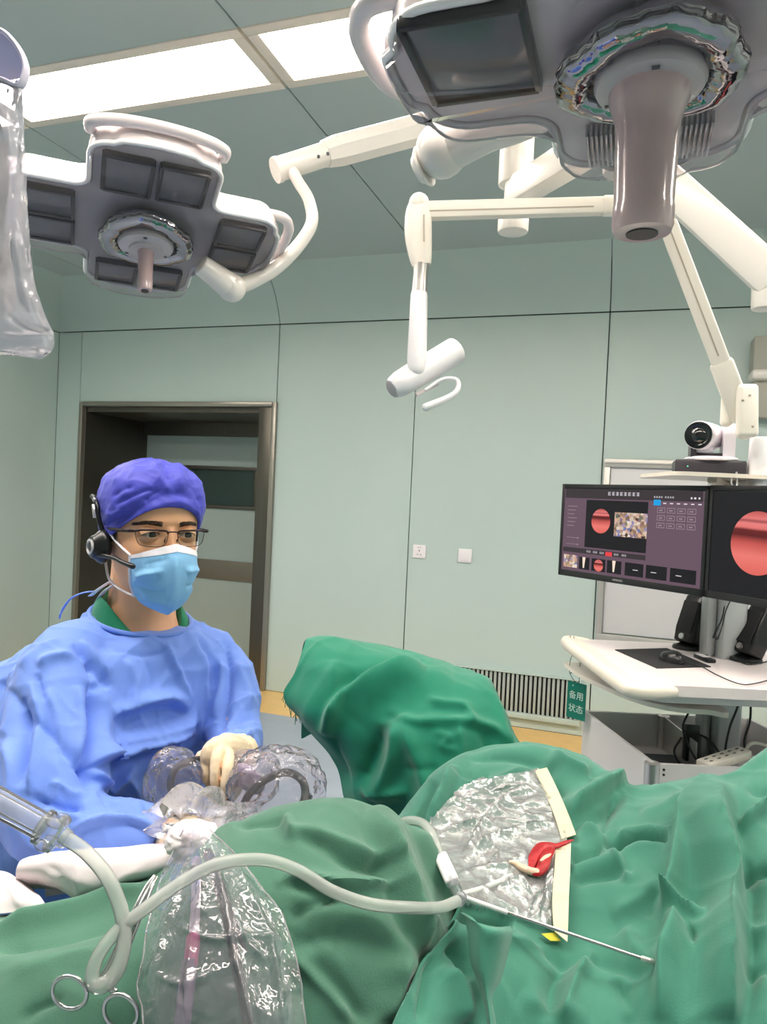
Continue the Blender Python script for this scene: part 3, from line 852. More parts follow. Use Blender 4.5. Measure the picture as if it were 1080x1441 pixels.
# ================================================================== equipment cart on the right
M_desk = mat('cream_worktop', (232, 222, 208), 0.32, spec=0.5, coat=0.2)
M_desk2 = mat('lilac_white_worktop', (224, 214, 214), 0.35, spec=0.5)
M_steel = mat('brushed_steel', (198, 194, 192), 0.3, metal=0.85, var=0.05, vscale=3.0, aniso=(2, 2, 60))
M_steelw = mat('pale_grey_sheet_metal', (208, 204, 204), 0.35, metal=0.15, spec=0.5)
M_tray = mat('dark_tray_mat', (50, 52, 58), 0.5)
M_col = mat('grey_aluminium', (186, 188, 190), 0.38, metal=0.4)
M_rubber = mat('black_rubber', (22, 22, 24), 0.55)
cR = Vector((math.cos(YAW), math.sin(YAW), 0)); cF = Vector((-math.sin(YAW), math.cos(YAW), 0))   # right / away, level
UP = Vector((0, 0, 1))
def cam_xy(X, d, z): 
    v = cR * X + cF * d; return Vector((v.x, v.y, z))
ZD = 0.957
ct = thing('equipment_cart', 'cream-topped steel equipment cart with open drawer at the right edge', 'cart', cam_xy(1.05, 2.35, 0))
# worktop: near edge d 2.0, far edge d 2.63, left (front) edge rolled
def rounded_rect(x0, x1, y0, y1, r, n=5):
    return arc(x1 - r, y0 + r, r, -math.pi / 2, 0, n) + arc(x1 - r, y1 - r, r, 0, math.pi / 2, n) + arc(x0 + r, y1 - r, r, math.pi / 2, math.pi, n) + arc(x0 + r, y0 + r, r, math.pi, 1.5 * math.pi, n)
O0 = Vector((0, 0, 0))
mb = MB(); pl = rounded_rect(0.70, 1.42, 1.995, 2.64, 0.03)
mb.prism(pl, (0, 0, ZD - 0.03), cR, cF, UP, 0.03)
mb.prism(rounded_rect(0.78, 1.40, 2.02, 2.60, 0.03), (0, 0, ZD - 0.055), cR, cF, UP, 0.026)
obj('worktop', mb, M_desk2, ct, 35)
mb = MB()
pts = [cam_xy(0.76, 2.63, ZD - 0.012), cam_xy(0.715, 2.648, ZD - 0.012), cam_xy(0.688, 2.62, ZD - 0.014), cam_xy(0.690, 2.4, ZD - 0.014), cam_xy(0.700, 2.05, ZD - 0.016), cam_xy(0.715, 1.995, ZD - 0.016), cam_xy(0.76, 1.982, ZD - 0.016), cam_xy(0.82, 1.99, ZD - 0.016)]
mb.tube(pts, [0.018, 0.021, 0.023, 0.024, 0.024, 0.024, 0.022, 0.016], seg=16, smooth=6, round_ends=True)
mb.prism([(0.695, 2.02), (0.735, 2.0), (0.735, 2.63), (0.70, 2.63)], (0, 0, ZD - 0.026), cR, cF, UP, 0.03)
obj('front_rail', mb, M_desk, ct, 60)
mb = MB()
zt = 0.852
poly = [(0.80, 2.66), (0.70, 2.655), (0.69, 2.62), (0.70, 2.48), (0.74, 2.32), (0.80, 2.18), (0.88, 2.11), (0.97, 2.10), (1.03, 2.11), (1.04, 2.60)]
mb.prism([(p.x, p.y) for p in catmull([Vector((a, b, 0)) for a, b in poly], 4, True)], (0, 0, zt), cR, cF, UP, 0.014)
obj('keyboard_tray', mb, M_desk, ct, 35)
mb = MB(); mb.box(cam_xy(1.02, 2.42, 0.895), (0.36, 0.3, 0.03), (cR, cF, UP), 0.004); obj('tray_slide', mb, mat('grey_runner', (150, 150, 154), 0.4, metal=0.4), ct)
# open steel drawer box
BZ, BL, BR_, BN, BF = 0.70, 0.765, 1.36, 2.12, 2.62
mb = MB()
def skew(X, d):  # the box sits a little turned on the cart
    return cam_xy(X + (2.62 - d) * 0.12, d, 0)
def wallbar(a, b, z0, z1, t=0.012, m=mb):
    m.bar(a + UP * ((z0 + z1) / 2), b + UP * ((z0 + z1) / 2), t, z1 - z0, hint=UP, bev=0.002)
A_, B_, C_, D_ = skew(BL, BN), skew(BL, BF), skew(BR_, BF), skew(BR_, BN)
for (p, q) in ((A_, B_), (D_, C_)):
    x, y, z = frame_of(q - p, UP)
    mb.box((p + q) / 2 + UP * (BZ - 0.3), (0.014, 0.60, (q - p).length), (z.cross(UP), UP, z), 0.003)
for (p, q) in ((B_, C_),):
    z = (q - p).normalized(); mb.box((p + q) / 2 + UP * (BZ - 0.3), (0.014, 0.60, (q - p).length), (z.cross(UP), UP, z), 0.003)
z = (D_ - A_).normalized(); mb.box((A_ + D_) / 2 + UP * (BZ - 0.3 - 0.004), (0.014, 0.60, (D_ - A_).length), (z.cross(UP), UP, z), 0.003)
obj('body', mb, M_steelw, ct)
mb = MB()
mb.cyl(A_ + UP * 0.1, A_ + UP * (BZ - 0.003), 0.022, seg=24); 
for k in range(3): pass
obj('corner_post', mb, M_steel, ct, 40)
for zz in (BZ - 0.02, BZ - 0.035, BZ - 0.07, BZ - 0.085):
    for q in (A_.lerp(D_, 0.055), A_.lerp(B_, 0.05)):
        mb = MB(); mb.ball(q + UP * zz - cF * 0.008 - cR * (0.004 if q.x < A_.x else 0), 0.004, 8); obj('rivet', mb, M_blk, ct)
mb = MB(); P1, P2 = B_.lerp(C_, 0.47), A_.lerp(D_, 0.36)
zz = (P2 - P1).normalized(); mb.box((P1.lerp(P2, 0.31)) + UP * (BZ - 0.06), (0.006, 0.12, (P2 - P1).length * 0.6), (zz.cross(UP), UP, zz), 0.002)
mb.tube([P1 + UP * (BZ - 0.12) - cF * 0.02, P1 + UP * (BZ - 0.0) - cF * 0.02], 0.02, seg=16)
obj('partition', mb, M_steel, ct)
mb = MB(); Q = [A_.lerp(D_, 0.02), D_, C_, B_]
mb.rings([[p + UP * 0.575 for p in (A_, D_, C_, B_)], [p + UP * 0.583 for p in (A_, D_, C_, B_)]]); obj('drawer_floor', mb, M_steelw, ct)
mb = MB(); q0 = (A_ + B_ + C_ + D_) / 4
mb.box(A_.lerp(B_, 0.45) + cR * 0.20 + UP * 0.592, (0.27, 0.30, 0.012), (cR, cF, UP), 0.01); mb.box(A_.lerp(B_, 0.45) + cR * 0.20 + UP * 0.603, (0.27, 0.012, 0.02), (cR, cF, UP), 0.004)
obj('drawer_tray', mb, M_tray, ct)
# column, post, shelf
mb = MB(); c0 = cam_xy(1.18, 2.44, 0)
mb.box(c0 + UP * 0.83, (0.085, 0.10, 1.46), (cR, cF, UP), 0.012, 3); mb.box(c0 + UP * 1.1 - cR * 0.058 + cF * 0.02, (0.03, 0.06, 1.0), (cR, cF, UP), 0.006)
obj('column', mb, M_col, ct)
mb = MB(); pq = P(1068, 640, 2.17); c1 = Vector((pq.x, pq.y, 0))
mb.cyl(c1 + UP * 1.50, c1 + UP * 1.672, 0.030, 0.026, bev=0.005); mb.bar(c1 + UP * 1.52, c0 + UP * 1.52, 0.05, 0.05, bev=0.006)
mb.box(c1 + UP * 1.59 + cR * 0.055, (0.06, 0.05, 0.11), (cR, cF, UP), 0.006)
obj('arm_post', mb, mat('cool_white_plastic', (222, 220, 222), 0.3), ct, 50)
ZSH = P(940, 667, 2.25).z
mb = MB()
mb.prism(rounded_rect(0.85, 1.35, 2.13, 2.46, 0.05), (0, 0, ZSH - 0.008), cR, cF, UP, 0.012)
mb.bar(cam_xy(1.0, 2.22, ZSH - 0.012), cam_xy(1.18, 2.42, ZSH - 0.045), 0.03, 0.02, bev=0.004)
obj('top_shelf', mb, M_desk, ct, 40)
mb = MB(); mb.tube([cam_xy(1.02, 2.14, ZSH), cam_xy(1.02, 2.135, ZSH - 0.03), cam_xy(1.035, 2.135, ZSH - 0.03), cam_xy(1.035, 2.14, ZSH + 0.01)], 0.003, seg=8, smooth=3); obj('cable_clip', mb, M_steel, ct)
mb = MB(); mb.box(cam_xy(1.1, 2.36, 0.08), (0.6, 0.5, 0.05), (cR, cF, UP), 0.01); obj('base', mb, M_col, ct)
for (X, d) in ((0.86, 2.16), (1.34, 2.16), (0.86, 2.56), (1.34, 2.56)):
    mb = MB(); c = cam_xy(X, d, 0.03); mb.cyl(c - cR * 0.012, c + cR * 0.012, 0.03, seg=20); mb.cyl(c, c + UP * 0.04, 0.01, seg=10); obj('castor', mb, M_rubber, ct)
mb = MB()
for pts in ([(1.02, 2.40, 0.93), (1.0, 2.38, 0.86), (1.03, 2.36, 0.80), (1.0, 2.33, 0.74), (1.03, 2.31, 0.66), (1.08, 2.28, 0.61)], [(1.17, 2.33, 0.93), (1.16, 2.30, 0.84), (1.12, 2.27, 0.76), (1.10, 2.24, 0.68), (1.14, 2.22, 0.63)], [(1.20, 2.32, 0.93), (1.19, 2.28, 0.80), (1.16, 2.25, 0.72), (1.19, 2.22, 0.64)], [(1.0, 2.32, 0.735), (1.05, 2.27, 0.73), (1.08, 2.22, 0.69), (1.11, 2.17, 0.655)], [(1.01, 2.36, 0.70), (0.98, 2.34, 0.66), (1.0, 2.32, 0.62), (1.04, 2.31, 0.60)]):
    mb.tube([cam_xy(*p) for p in pts], 0.0035, seg=8, smooth=6)
obj('cables', mb, M_rubber, ct)
mb = MB(); mb.box(cam_xy(1.05, 2.38, 0.68), (0.045, 0.03, 0.12), (cR, cF, UP), 0.004); obj('adapter', mb, M_blk, ct)

# power strip lying in the drawer
c = cam_xy(1.03, 2.09, 0.0)
pc = P(1020, 1068, 2.20)
t = thing('power_strip', 'ivory multi-socket power strip leaning in the open steel drawer', 'power strip', (pc.x, pc.y, 0.585))
ax = (cR * 0.86 + cF * 0.45 + UP * 0.10).normalized(); ay = UP.cross(ax).normalized(); az = ax.cross(ay)
b = MB(); b.box(pc, (0.19, 0.052, 0.026), (ax, ay, az), 0.005); obj('housing', b, M_ivory, t)
b = MB()
for k in range(5):
    for e in (-1, 1): b.box(pc + ax * (-0.07 + 0.035 * k) + ay * 0.009 * e + az * 0.0135, (0.012, 0.004, 0.002), (ax, ay, az))
obj('sockets', b, mat('slot_grey', (90, 84, 80), 0.5), t)
b = MB(); pz = pc + ax * 0.09; b.tube([pz, pz + ax * 0.04 + az * 0.02, pz + ax * 0.08 + az * 0.01 - ay * 0.03, pz + ax * 0.12 - az * 0.02 - ay * 0.02], 0.005, seg=8, smooth=5); obj('lead', b, M_ivory, t)

# hanging status sign
sa, sb, sc_, sd = P(798, 957, 2.62), P(825, 951, 2.56), P(825, 1002, 2.56), P(799, 1008, 2.62)
sx = (sb - sa); sx.z = 0; wS = sx.length; sx.normalize(); hS = (sa - sd).length
t = thing('hanging_sign', 'small green hanging sign with white characters at the front corner of the cart', 'sign', (sd + sc_) / 2)
o0 = (sa + sd) / 2 + sx * wS / 2; nz = sx.cross(UP)
b = MB(); b.box(o0, (wS, 0.0025, hS), (sx, -nz, UP), 0.0008, 1); obj('plate', b, mat('sign_green', (0, 112, 92), 0.35, spec=0.4), t)
b = MB()
text_mb(b, '备用', o0 + nz * 0.0022 + UP * hS * 0.13, sx, UP, hS * 0.235)
text_mb(b, '状态', o0 + nz * 0.0022 - UP * hS * 0.23, sx, UP, hS * 0.235)
b.cyl(o0 + nz * 0.001 - sx * wS * 0.2 + UP * hS * 0.4, o0 + nz * 0.0025 - sx * wS * 0.2 + UP * hS * 0.4, 0.0025, seg=10)
obj('lettering', b, mat('sign_white', (196, 222, 210), 0.5), t, 0)
b = MB()
b.tube([o0 - sx * wS * 0.1 + UP * hS * 0.48, P(802, 946, 2.61), P(803, 930, 2.61), P(807, 915, 2.62), cam_xy(0.70, 2.63, ZD + 0.012)], 0.0012, seg=6, smooth=4)
b.tube([o0 + sx * wS * 0.1 + UP * hS * 0.48, P(816, 944, 2.60), P(817, 930, 2.60), P(812, 912, 2.62), cam_xy(0.71, 2.62, ZD + 0.012)], 0.0012, seg=6, smooth=4)
b.bar(P(802, 947.5, 2.61), P(816, 944, 2.60), 0.003, 0.003, bev=0)
obj('cord', b, mat('dark_green_cord', (40, 66, 54), 0.7), t)

# ---- monitors
EXPO = 2 ** S.view_settings.exposure
def glow(name, c, k=1.0):
    m = mat(name, (10, 10, 12), 0.25, spec=0.2, emit=c, estr=k / EXPO); return m
def endo_mat(name, zmid, half):
    if name in MATS: return MATS[name]
    m = glow(name, (240, 90, 80)); nt = m.node_tree; N = nt.nodes; L = nt.links
    tc = N.new('ShaderNodeTexCoord'); sep = N.new('ShaderNodeSeparateXYZ'); L.new(tc.outputs['Object'], sep.inputs[0])
    mr = N.new('ShaderNodeMapRange'); mr.inputs[1].default_value = zmid - half; mr.inputs[2].default_value = zmid + half
    nz = N.new('ShaderNodeTexNoise'); nz.inputs['Scale'].default_value = 0.5 / half; L.new(tc.outputs['Object'], nz.inputs[0])
    ma = N.new('ShaderNodeMath'); ma.operation = 'MULTIPLY_ADD'; ma.inputs[1].default_value = 0.22 * half; ma.inputs[2].default_value = -0.11 * half
    L.new(nz.outputs['Fac'], ma.inputs[0]); ad = N.new('ShaderNodeMath'); L.new(sep.outputs['Z'], ad.inputs[0]); L.new(ma.outputs[0], ad.inputs[1]); L.new(ad.outputs[0], mr.inputs[0])
    r = N.new('ShaderNodeValToRGB'); el = r.color_ramp.elements
    cols = [(0.0, (222, 100, 90)), (0.3, (236, 122, 114)), (0.5, (196, 84, 78)), (0.62, (92, 26, 28)), (0.70, (110, 34, 34)), (0.74, (228, 118, 114)), (0.80, (232, 128, 126)), (0.84, (160, 76, 80)), (0.88, (228, 122, 118)), (1.0, (186, 84, 82))]
    el[0].position = 0; el[0].color = lin(cols[0][1]); el[1].position = 1; el[1].color = lin(cols[-1][1])
    for p, c in cols[1:-1]:
        e = el.new(p); e.color = lin(c)
    L.new(mr.outputs[0], r.inputs[0]); L.new(r.outputs[0], N['Principled BSDF'].inputs['Emission Color'])
    return m
def picture_mat(name, sc):
    if name in MATS: return MATS[name]
    m = glow(name, (200, 170, 150)); nt = m.node_tree; N = nt.nodes; L = nt.links
    tc = N.new('ShaderNodeTexCoord'); v = N.new('ShaderNodeTexVoronoi'); v.inputs['Scale'].default_value = sc
    L.new(tc.outputs['Object'], v.inputs['Vector']); r = N.new('ShaderNodeValToRGB'); el = r.color_ramp.elements
    sp = N.new('ShaderNodeSeparateColor'); L.new(v.outputs['Color'], sp.inputs[0])
    cols = [(0.0, (64, 44, 36)), (0.2, (196, 160, 130)), (0.4, (236, 222, 206)), (0.55, (150, 110, 92)), (0.7, (112, 124, 180)), (0.85, (228, 180, 150)), (1.0, (70, 96, 84))]
    el[0].color = lin(cols[0][1]); el[1].color = lin(cols[-1][1])
    for p, c in cols[1:-1]:
        e = el.new(p); e.color = lin(c)
    L.new(sp.outputs[0], r.inputs[0]); L.new(r.outputs[0], N['Principled BSDF'].inputs['Emission Color'])
    return m
M_bez = mat('black_bezel', (30, 28, 30), 0.3, spec=0.5)
def monitor(label, TL, TR, H, face):
    """flat screen: TL, TR = upper corners in plan (z from TL), H = height"""
    xd = (TR - TL); xd.z = 0; Wd = xd.length; xd.normalize(); nrm = xd.cross(UP)
    ctr = TL + xd * Wd / 2 - UP * H / 2
    t = thing('monitor', label, 'monitor', ctr - UP * H / 2, 'cart monitors')
    ax = (xd, -nrm, UP)
    b = MB(); b.box(ctr - nrm * 0.012, (Wd, 0.024, H), ax, 0.003)
    for (cx, cz, sx_, sz_) in ((0, H / 2 - 0.007, Wd, 0.014), (0, -H / 2 + 0.011, Wd, 0.022), (-Wd / 2 + 0.006, 0, 0.012, H), (Wd / 2 - 0.006, 0, 0.012, H)):
        b.box(ctr + xd * cx + UP * cz + nrm * 0.001, (sx_, 0.004, sz_), ax, 0.001)
    obj('bezel', b, M_bez, t)
    b = MB(); b.box(ctr - nrm * 0.035, (Wd * 0.5, 0.03, H * 0.5), ax, 0.01); b.bar(ctr - nrm * 0.05 - UP * 0.02, ctr - nrm * 0.13 - UP * 0.02, 0.05, 0.05, bev=0.004)
    obj('back_housing', b, M_blk, t)
    b = MB(); b.box(ctr + nrm * 0.0002, (Wd - 0.022, 0.001, H - 0.034), ax); 
    b2 = b
    scr = obj('screen', b2, face, t)
    o0 = ctr - xd * Wd / 2 + UP * H / 2 + nrm * 0.0014
    loc = WLOC[t.name]
    def quad(mbx, u0, u1, v0, v1, lift=0.0, mi=None):
        p = lambda u, v: o0 + xd * (u * Wd) - UP * (v * H) + nrm * lift
        mbx.add([p(u0, v1), p(u1, v1), p(u1, v0), p(u0, v0)], [(0, 1, 2, 3)], mi)
    def disc(mbx, u, v, r, lift=0.0004, mi=None, n=40, lobe=0.0):
        c = o0 + xd * (u * Wd) - UP * (v * H) + nrm * lift
        vs = [c + xd * (r * math.cos(2 * math.pi * k / n)) + UP * (r * (1.06 if math.sin(2 * math.pi * k / n) > 0 else 1.0) * math.sin(2 * math.pi * k / n)) for k in range(n)]
        mbx.add(vs, [tuple(range(n))], mi)
        return c
    return t, scr, quad, disc, dict(W=Wd, H=H, o0=o0, xd=xd, nrm=nrm, loc=loc)
def sub(name, mb, m, t, par, smooth=0):
    o = obj(name, mb, m, t, smooth); o.parent = par; return o
# left screen
TL = P(793, 681, 2.65); TR = P(999, 683, 2.157); TR.z = TL.z
t, scr, quad, disc, I = monitor('wide flat monitor showing a mauve control screen with picture thumbnails', TL, TR, 0.332, glow('screen_mauve', (104, 82, 96)))
b = MB(); quad(b, 0.03, 0.97, 0.05, 0.15, 0.0002, 0); quad(b, 0.20, 0.64, 0.165, 0.665, 0.0003, 1); quad(b, 0.03, 0.64, 0.685, 0.735, 0.0003, 0)
for k, (a, c) in enumerate(((0.155, 0.255), (0.27, 0.37), (0.39, 0.495), (0.51, 0.62), (0.635, 0.765), (0.785, 0.915)) if False else ((0.165, 0.245), (0.262, 0.365), (0.378, 0.48), (0.505, 0.63), (0.647, 0.78), (0.80, 0.955))):
    quad(b, a, c, 0.775, 0.905, 0.0003, 1)
sub('dark_fields', b, [glow('screen_charcoal', (58, 50, 54)), glow('screen_black', (26, 24, 28))], t, scr)
zrel = lambda v: I['o0'].z - v * I['H'] - I['loc'][2]
b = MB(); disc(b, 0.315, 0.385, 0.041); sub('scope_view', b, endo_mat('endo_small', zrel(0.385), 0.042), t, scr)
b = MB(); disc(b, 0.315, 0.845, 0.020); sub('scope_thumbnail', b, endo_mat('endo_thumb', zrel(0.845), 0.020), t, scr)
b = MB(); quad(b, 0.415, 0.64, 0.28, 0.525, 0.0005); sub('room_picture', b, picture_mat('screen_picture', 95.0), t, scr)
b = MB(); quad(b, 0.04, 0.15, 0.765, 0.90, 0.0005); sub('room_picture', b, picture_mat('screen_picture', 95.0), t, scr)
for (u, ) in ((0.19,), (0.415,)):
    b = MB()
    p = lambda uu, v: I['o0'] + I['xd'] * (uu * I['W']) - UP * (v * I['H']) + I['nrm'] * 0.0006
    b.add([p(u + 0.006, 0.89), p(u + 0.016, 0.89), p(u + 0.024, 0.775), p(u, 0.775)], [(0, 1, 2, 3)])
    sub('ruler_picture', b, glow('screen_cream', (250, 226, 206)), t, scr)
def stroke_word(u0, v, n, du, h, mi=None):
    for k in range(n):
        u = u0 + k * du; w = du * 0.66
        quad(b, u, u + w, v - h / 2, v - h / 2 + h * 0.16, 0.0007); quad(b, u, u + w, v + h * 0.30, v + h * 0.46, 0.0007)
        quad(b, u + w * (0.1 + 0.5 * ((k * 37) % 5) / 5), u + w * (0.3 + 0.5 * ((k * 37) % 5) / 5), v - h / 2, v + h / 2, 0.0007)
        quad(b, u, u + w, v - h * 0.08, v + h * 0.06, 0.0007)
M_sw_ = glow('screen_white', (226, 220, 226)); M_sg_ = glow('screen_grey', (150, 132, 142))
def mark(name, fn, m):
    global b
    b = MB(); fn(); sub(name, b, m, t, scr)
mark('title_marks', lambda: stroke_word(0.36, 0.095, 8, 0.0285, 0.034), M_sw_)
mark('heading_marks', lambda: stroke_word(0.675, 0.115, 4, 0.015, 0.016), M_sw_)
mark('heading_marks', lambda: stroke_word(0.745, 0.115, 4, 0.015, 0.016), M_sw_)
for k in range(6): mark('tab_mark', lambda: quad(b, 0.735 + 0.042 * k, 0.755 + 0.042 * k, 0.168, 0.178, 0.0007), M_sw_)
for u in (0.22, 0.27, 0.32, 0.425, 0.48): mark('control_marks', lambda: stroke_word(u, 0.71, 3, 0.011, 0.02), M_sw_)
for u in (0.68, 0.835, 0.56): mark('slot_mark', lambda: quad(b, u, u + 0.035, 0.838, 0.845, 0.0007), M_sw_)
for u, w_ in ((0.90, .01), (0.92, .012), (0.945, .01)): mark('window_button', lambda: quad(b, u, u + w_, 0.108, 0.126, 0.0007), M_sw_)
for r_ in range(3):
    for k in range(4):
        u = 0.70 + 0.062 * k; v = 0.215 + 0.072 * r_
        mark('preset_button', lambda: [quad(b, *e, 0.0006) for e in ((u, u + 0.05, v, v + 0.006), (u, u + 0.05, v + 0.044, v + 0.05), (u, u + 0.003, v, v + 0.05), (u + 0.047, u + 0.05, v, v + 0.05), (u + 0.012, u + 0.034, v + 0.02, v + 0.032))], M_sg_)
for k in range(6): mark('list_line', lambda: quad(b, 0.055, 0.13 - 0.01 * (k % 3), 0.235 + 0.042 * k, 0.242 + 0.042 * k, 0.0006), M_sg_)
for v in (0.577, 0.647): mark('slider', lambda: [quad(b, 0.055, 0.14, v - .0025, v + .0025, 0.0006), quad(b, 0.14, 0.152, v - .007, v + .007, 0.0006)], M_sg_)
b = MB(); quad(b, 0.675, 0.72, 0.14, 0.195, 0.0008); sub('blue_tab', b, glow('screen_blue', (30, 160, 226)), t, scr)
b = MB(); quad(b, 0.362, 0.41, 0.692, 0.735, 0.0008); sub('red_button', b, glow('screen_red', (232, 66, 74)), t, scr)
b = MB(); p = I['o0'] + I['xd'] * I['W'] * 0.46 - UP * I['H'] * 0.967 + I['nrm'] * 0.002
text_mb(b, 'SAMSUNG', p, I['xd'], UP, 0.009, 0.0004); sub('maker_mark', b, mat('silver_print', (190, 188, 190), 0.4), t, [c for c in t.children if c.name.startswith('bezel')][0])
# right screen
TL2 = P(1001, 683, 2.15); d2 = (cR * 0.40 - cF * 0.917).normalized(); TR2 = TL2 + d2 * 0.545
t, scr, quad, disc, I = monitor('wide flat monitor showing one large round red scope view on black', TL2, TR2, 0.332, glow('screen_black', (26, 24, 28)))
b = MB()
q = P(1064, 770, 2.05) - I['o0']
u_, v_ = q.dot(I['xd']) / I['W'], -q.z / I['H']
# centre of the picture found on the screen plane
best = None
for k in range(400):
    dd = 1.85 + k * 0.001; pp = P(1066, 766, dd); e = abs((pp - I['o0']).dot(I['nrm']))
    if best is None or e < best[0]: best = (e, pp)
q = best[1] - I['o0']; u_, v_ = q.dot(I['xd']) / I['W'], -q.z / I['H']
disc(b, u_, v_, 0.086, 0.0005, n=60); sub('scope_view', b, endo_mat('endo_big', I['o0'].z - v_ * I['H'] - I['loc'][2], 0.090), t, scr)

# ---- small conference camera on the top shelf
pc = P(997, 656, 2.25); zb = ZSH + 0.0045
c = Vector((pc.x, pc.y, zb)); 
t = thing('conference_camera', 'white conference camera with round black lens on the cart top shelf', 'camera', c)
fx = (cR * 0.95 - cF * 0.3).normalized(); fy = UP.cross(fx)       # fx along the base, -fy towards us
ax = (fx, fy, UP)
b = MB(); b.rings([[c + fx * a + fy * d_ + UP * z_ for a, d_ in ((-0.100, -0.06), (0.100, -0.06), (0.1, 0.06), (-0.1, 0.06))] for z_ in (0.0, 0.034)] + [[c + fx * a * 0.97 + fy * d_ * 0.95 + UP * 0.041 for a, d_ in ((-0.100, -0.06), (0.100, -0.06), (0.1, 0.06), (-0.1, 0.06))]])
obj('base', b, mat('charcoal_plastic', (52, 48, 54), 0.35), t)
b = MB(); pl_ = P(966, 652, 2.185); b.ball(c - fx * 0.064 - fy * 0.061 + UP * 0.02, 0.0025, 10); obj('indicator', b, glow('led_green', (120, 255, 220)), t)
b = MB(); b.lathe([(0.075, 0.041), (0.078, 0.045), (0.076, 0.050), (0.068, 0.053)], c + fx * 0.008, UP, seg=40); wp = mat('pearl_white_plastic', (226, 220, 226), 0.28)
obj('turntable', b, wp, t)
b = MB()
for (s0, w_) in ((0.048, 0.034), (-0.052, 0.016)):
    prof = arc(0.0, 0.118, 0.040, 0, math.pi, 10) + [(-0.040, 0.05), (0.040, 0.05)]
    b.prism(prof, c + fx * (s0 + w_ / 2 - 0.004 + 0.008), fy, UP, -fx, w_, mi=0 if s0 > 0 else 1)
b.box(c + fx * 0.0 + UP * 0.058 + fy * 0.0, (0.1, 0.06, 0.014), ax, 0.003, mi=1)
obj('yoke', b, [wp, mat('charcoal_plastic', (52, 48, 54), 0.35)], t)
lx = (-fy * 0.90 - fx * 0.42 - UP * 0.03).normalized(); hc = c + UP * 0.118 - fx * 0.014
b = MB(); b.lathe([(0.030, -0.070), (0.042, -0.060), (0.044, -0.02), (0.044, 0.052), (0.0425, 0.0555), (0.041, 0.056)], hc, lx, seg=40)
b.box(hc - UP * 0.045 + lx * 0.0, (0.05, 0.05, 0.035), ax, 0.004)
hd = obj('head', b, wp, t)
b = MB(); b.lathe([(0.0415, 0.0560), (0.0405, 0.0605), (0.039, 0.0610), (0.030, 0.0575), (0.0225, 0.057)], hc, lx, seg=40)
b.lathe([(0.0225, 0.0570), (0.018, 0.0615), (0.006, 0.0635)], hc, lx, seg=30)
obj('lens', b, mat('black_gloss', (10, 10, 12), 0.08, spec=0.6, coat=0.6), t)

# ---- things on the worktop
t0 = P(905, 926, 2.2)
corn = [Pz(866, 915, ZD), Pz(939, 913, ZD), Pz(1001, 939, ZD), Pz(925, 941, ZD)]
b = MB(); b.rings([[p + UP * z_ for p in corn] for z_ in (0.0, 0.003)]); o = obj('mouse_pad', b, mat('black_cloth_pad', (34, 32, 34), 0.75), None); tag(o, 'black mouse pad lying flat on the cart worktop', 'mouse pad')
mc = Pz(946, 930, ZD + 0.003); mx = (corn[2] - corn[1]).normalized()
t = thing('computer_mouse', 'black computer mouse on the black pad', 'mouse', mc)
my = UP.cross(mx)
b = MB(); rg = []
for k in range(9):
    a = k / 8 * math.pi / 2
    rg.append([mc + mx * (0.056 * math.cos(a) ** 0.6 * math.cos(h) * (1.0)) + my * (0.032 * math.cos(a) ** 0.6 * math.sin(h)) + UP * (0.032 * math.sin(a) * (1 + 0.15 * math.cos(h))) for h in [2 * math.pi * j / 28 for j in range(28)]])
b.rings(rg); obj('shell', b, mat('black_gloss', (10, 10, 12), 0.08, spec=0.6, coat=0.6) if False else M_blk, t, 60)
b = MB(); b.cyl(mc + mx * 0.02 + UP * 0.026 - my * 0.003, mc + mx * 0.02 + UP * 0.026 + my * 0.003, 0.009, seg=14); obj('scroll_wheel', b, M_rubber, t)
b = MB(); zz = ZD + 0.006
b.tube([mc + mx * 0.054 + UP * 0.008, Pz(985, 937, zz), Pz(1010, 950, zz), Pz(1040, 962, zz - 0.0), Pz(1062, 962, zz), Pz(1100, 952, zz)], 0.0018, seg=6, smooth=8); obj('cable', b, M_rubber, t)
hubp = Pz(992, 929, ZD)
t = thing('usb_hub', 'small flat black and white adapter between mouse pad and speaker', 'adapter', hubp)
b = MB(); b.box(hubp + UP * 0.006, (0.085, 0.03, 0.012), (mx, my, UP), 0.003); obj('case', b, M_blk, t)
b = MB(); b.box(hubp + UP * 0.0128 - mx * 0.012, (0.05, 0.024, 0.002), (mx, my, UP), 0.001); obj('white_top', b, M_sw, t)
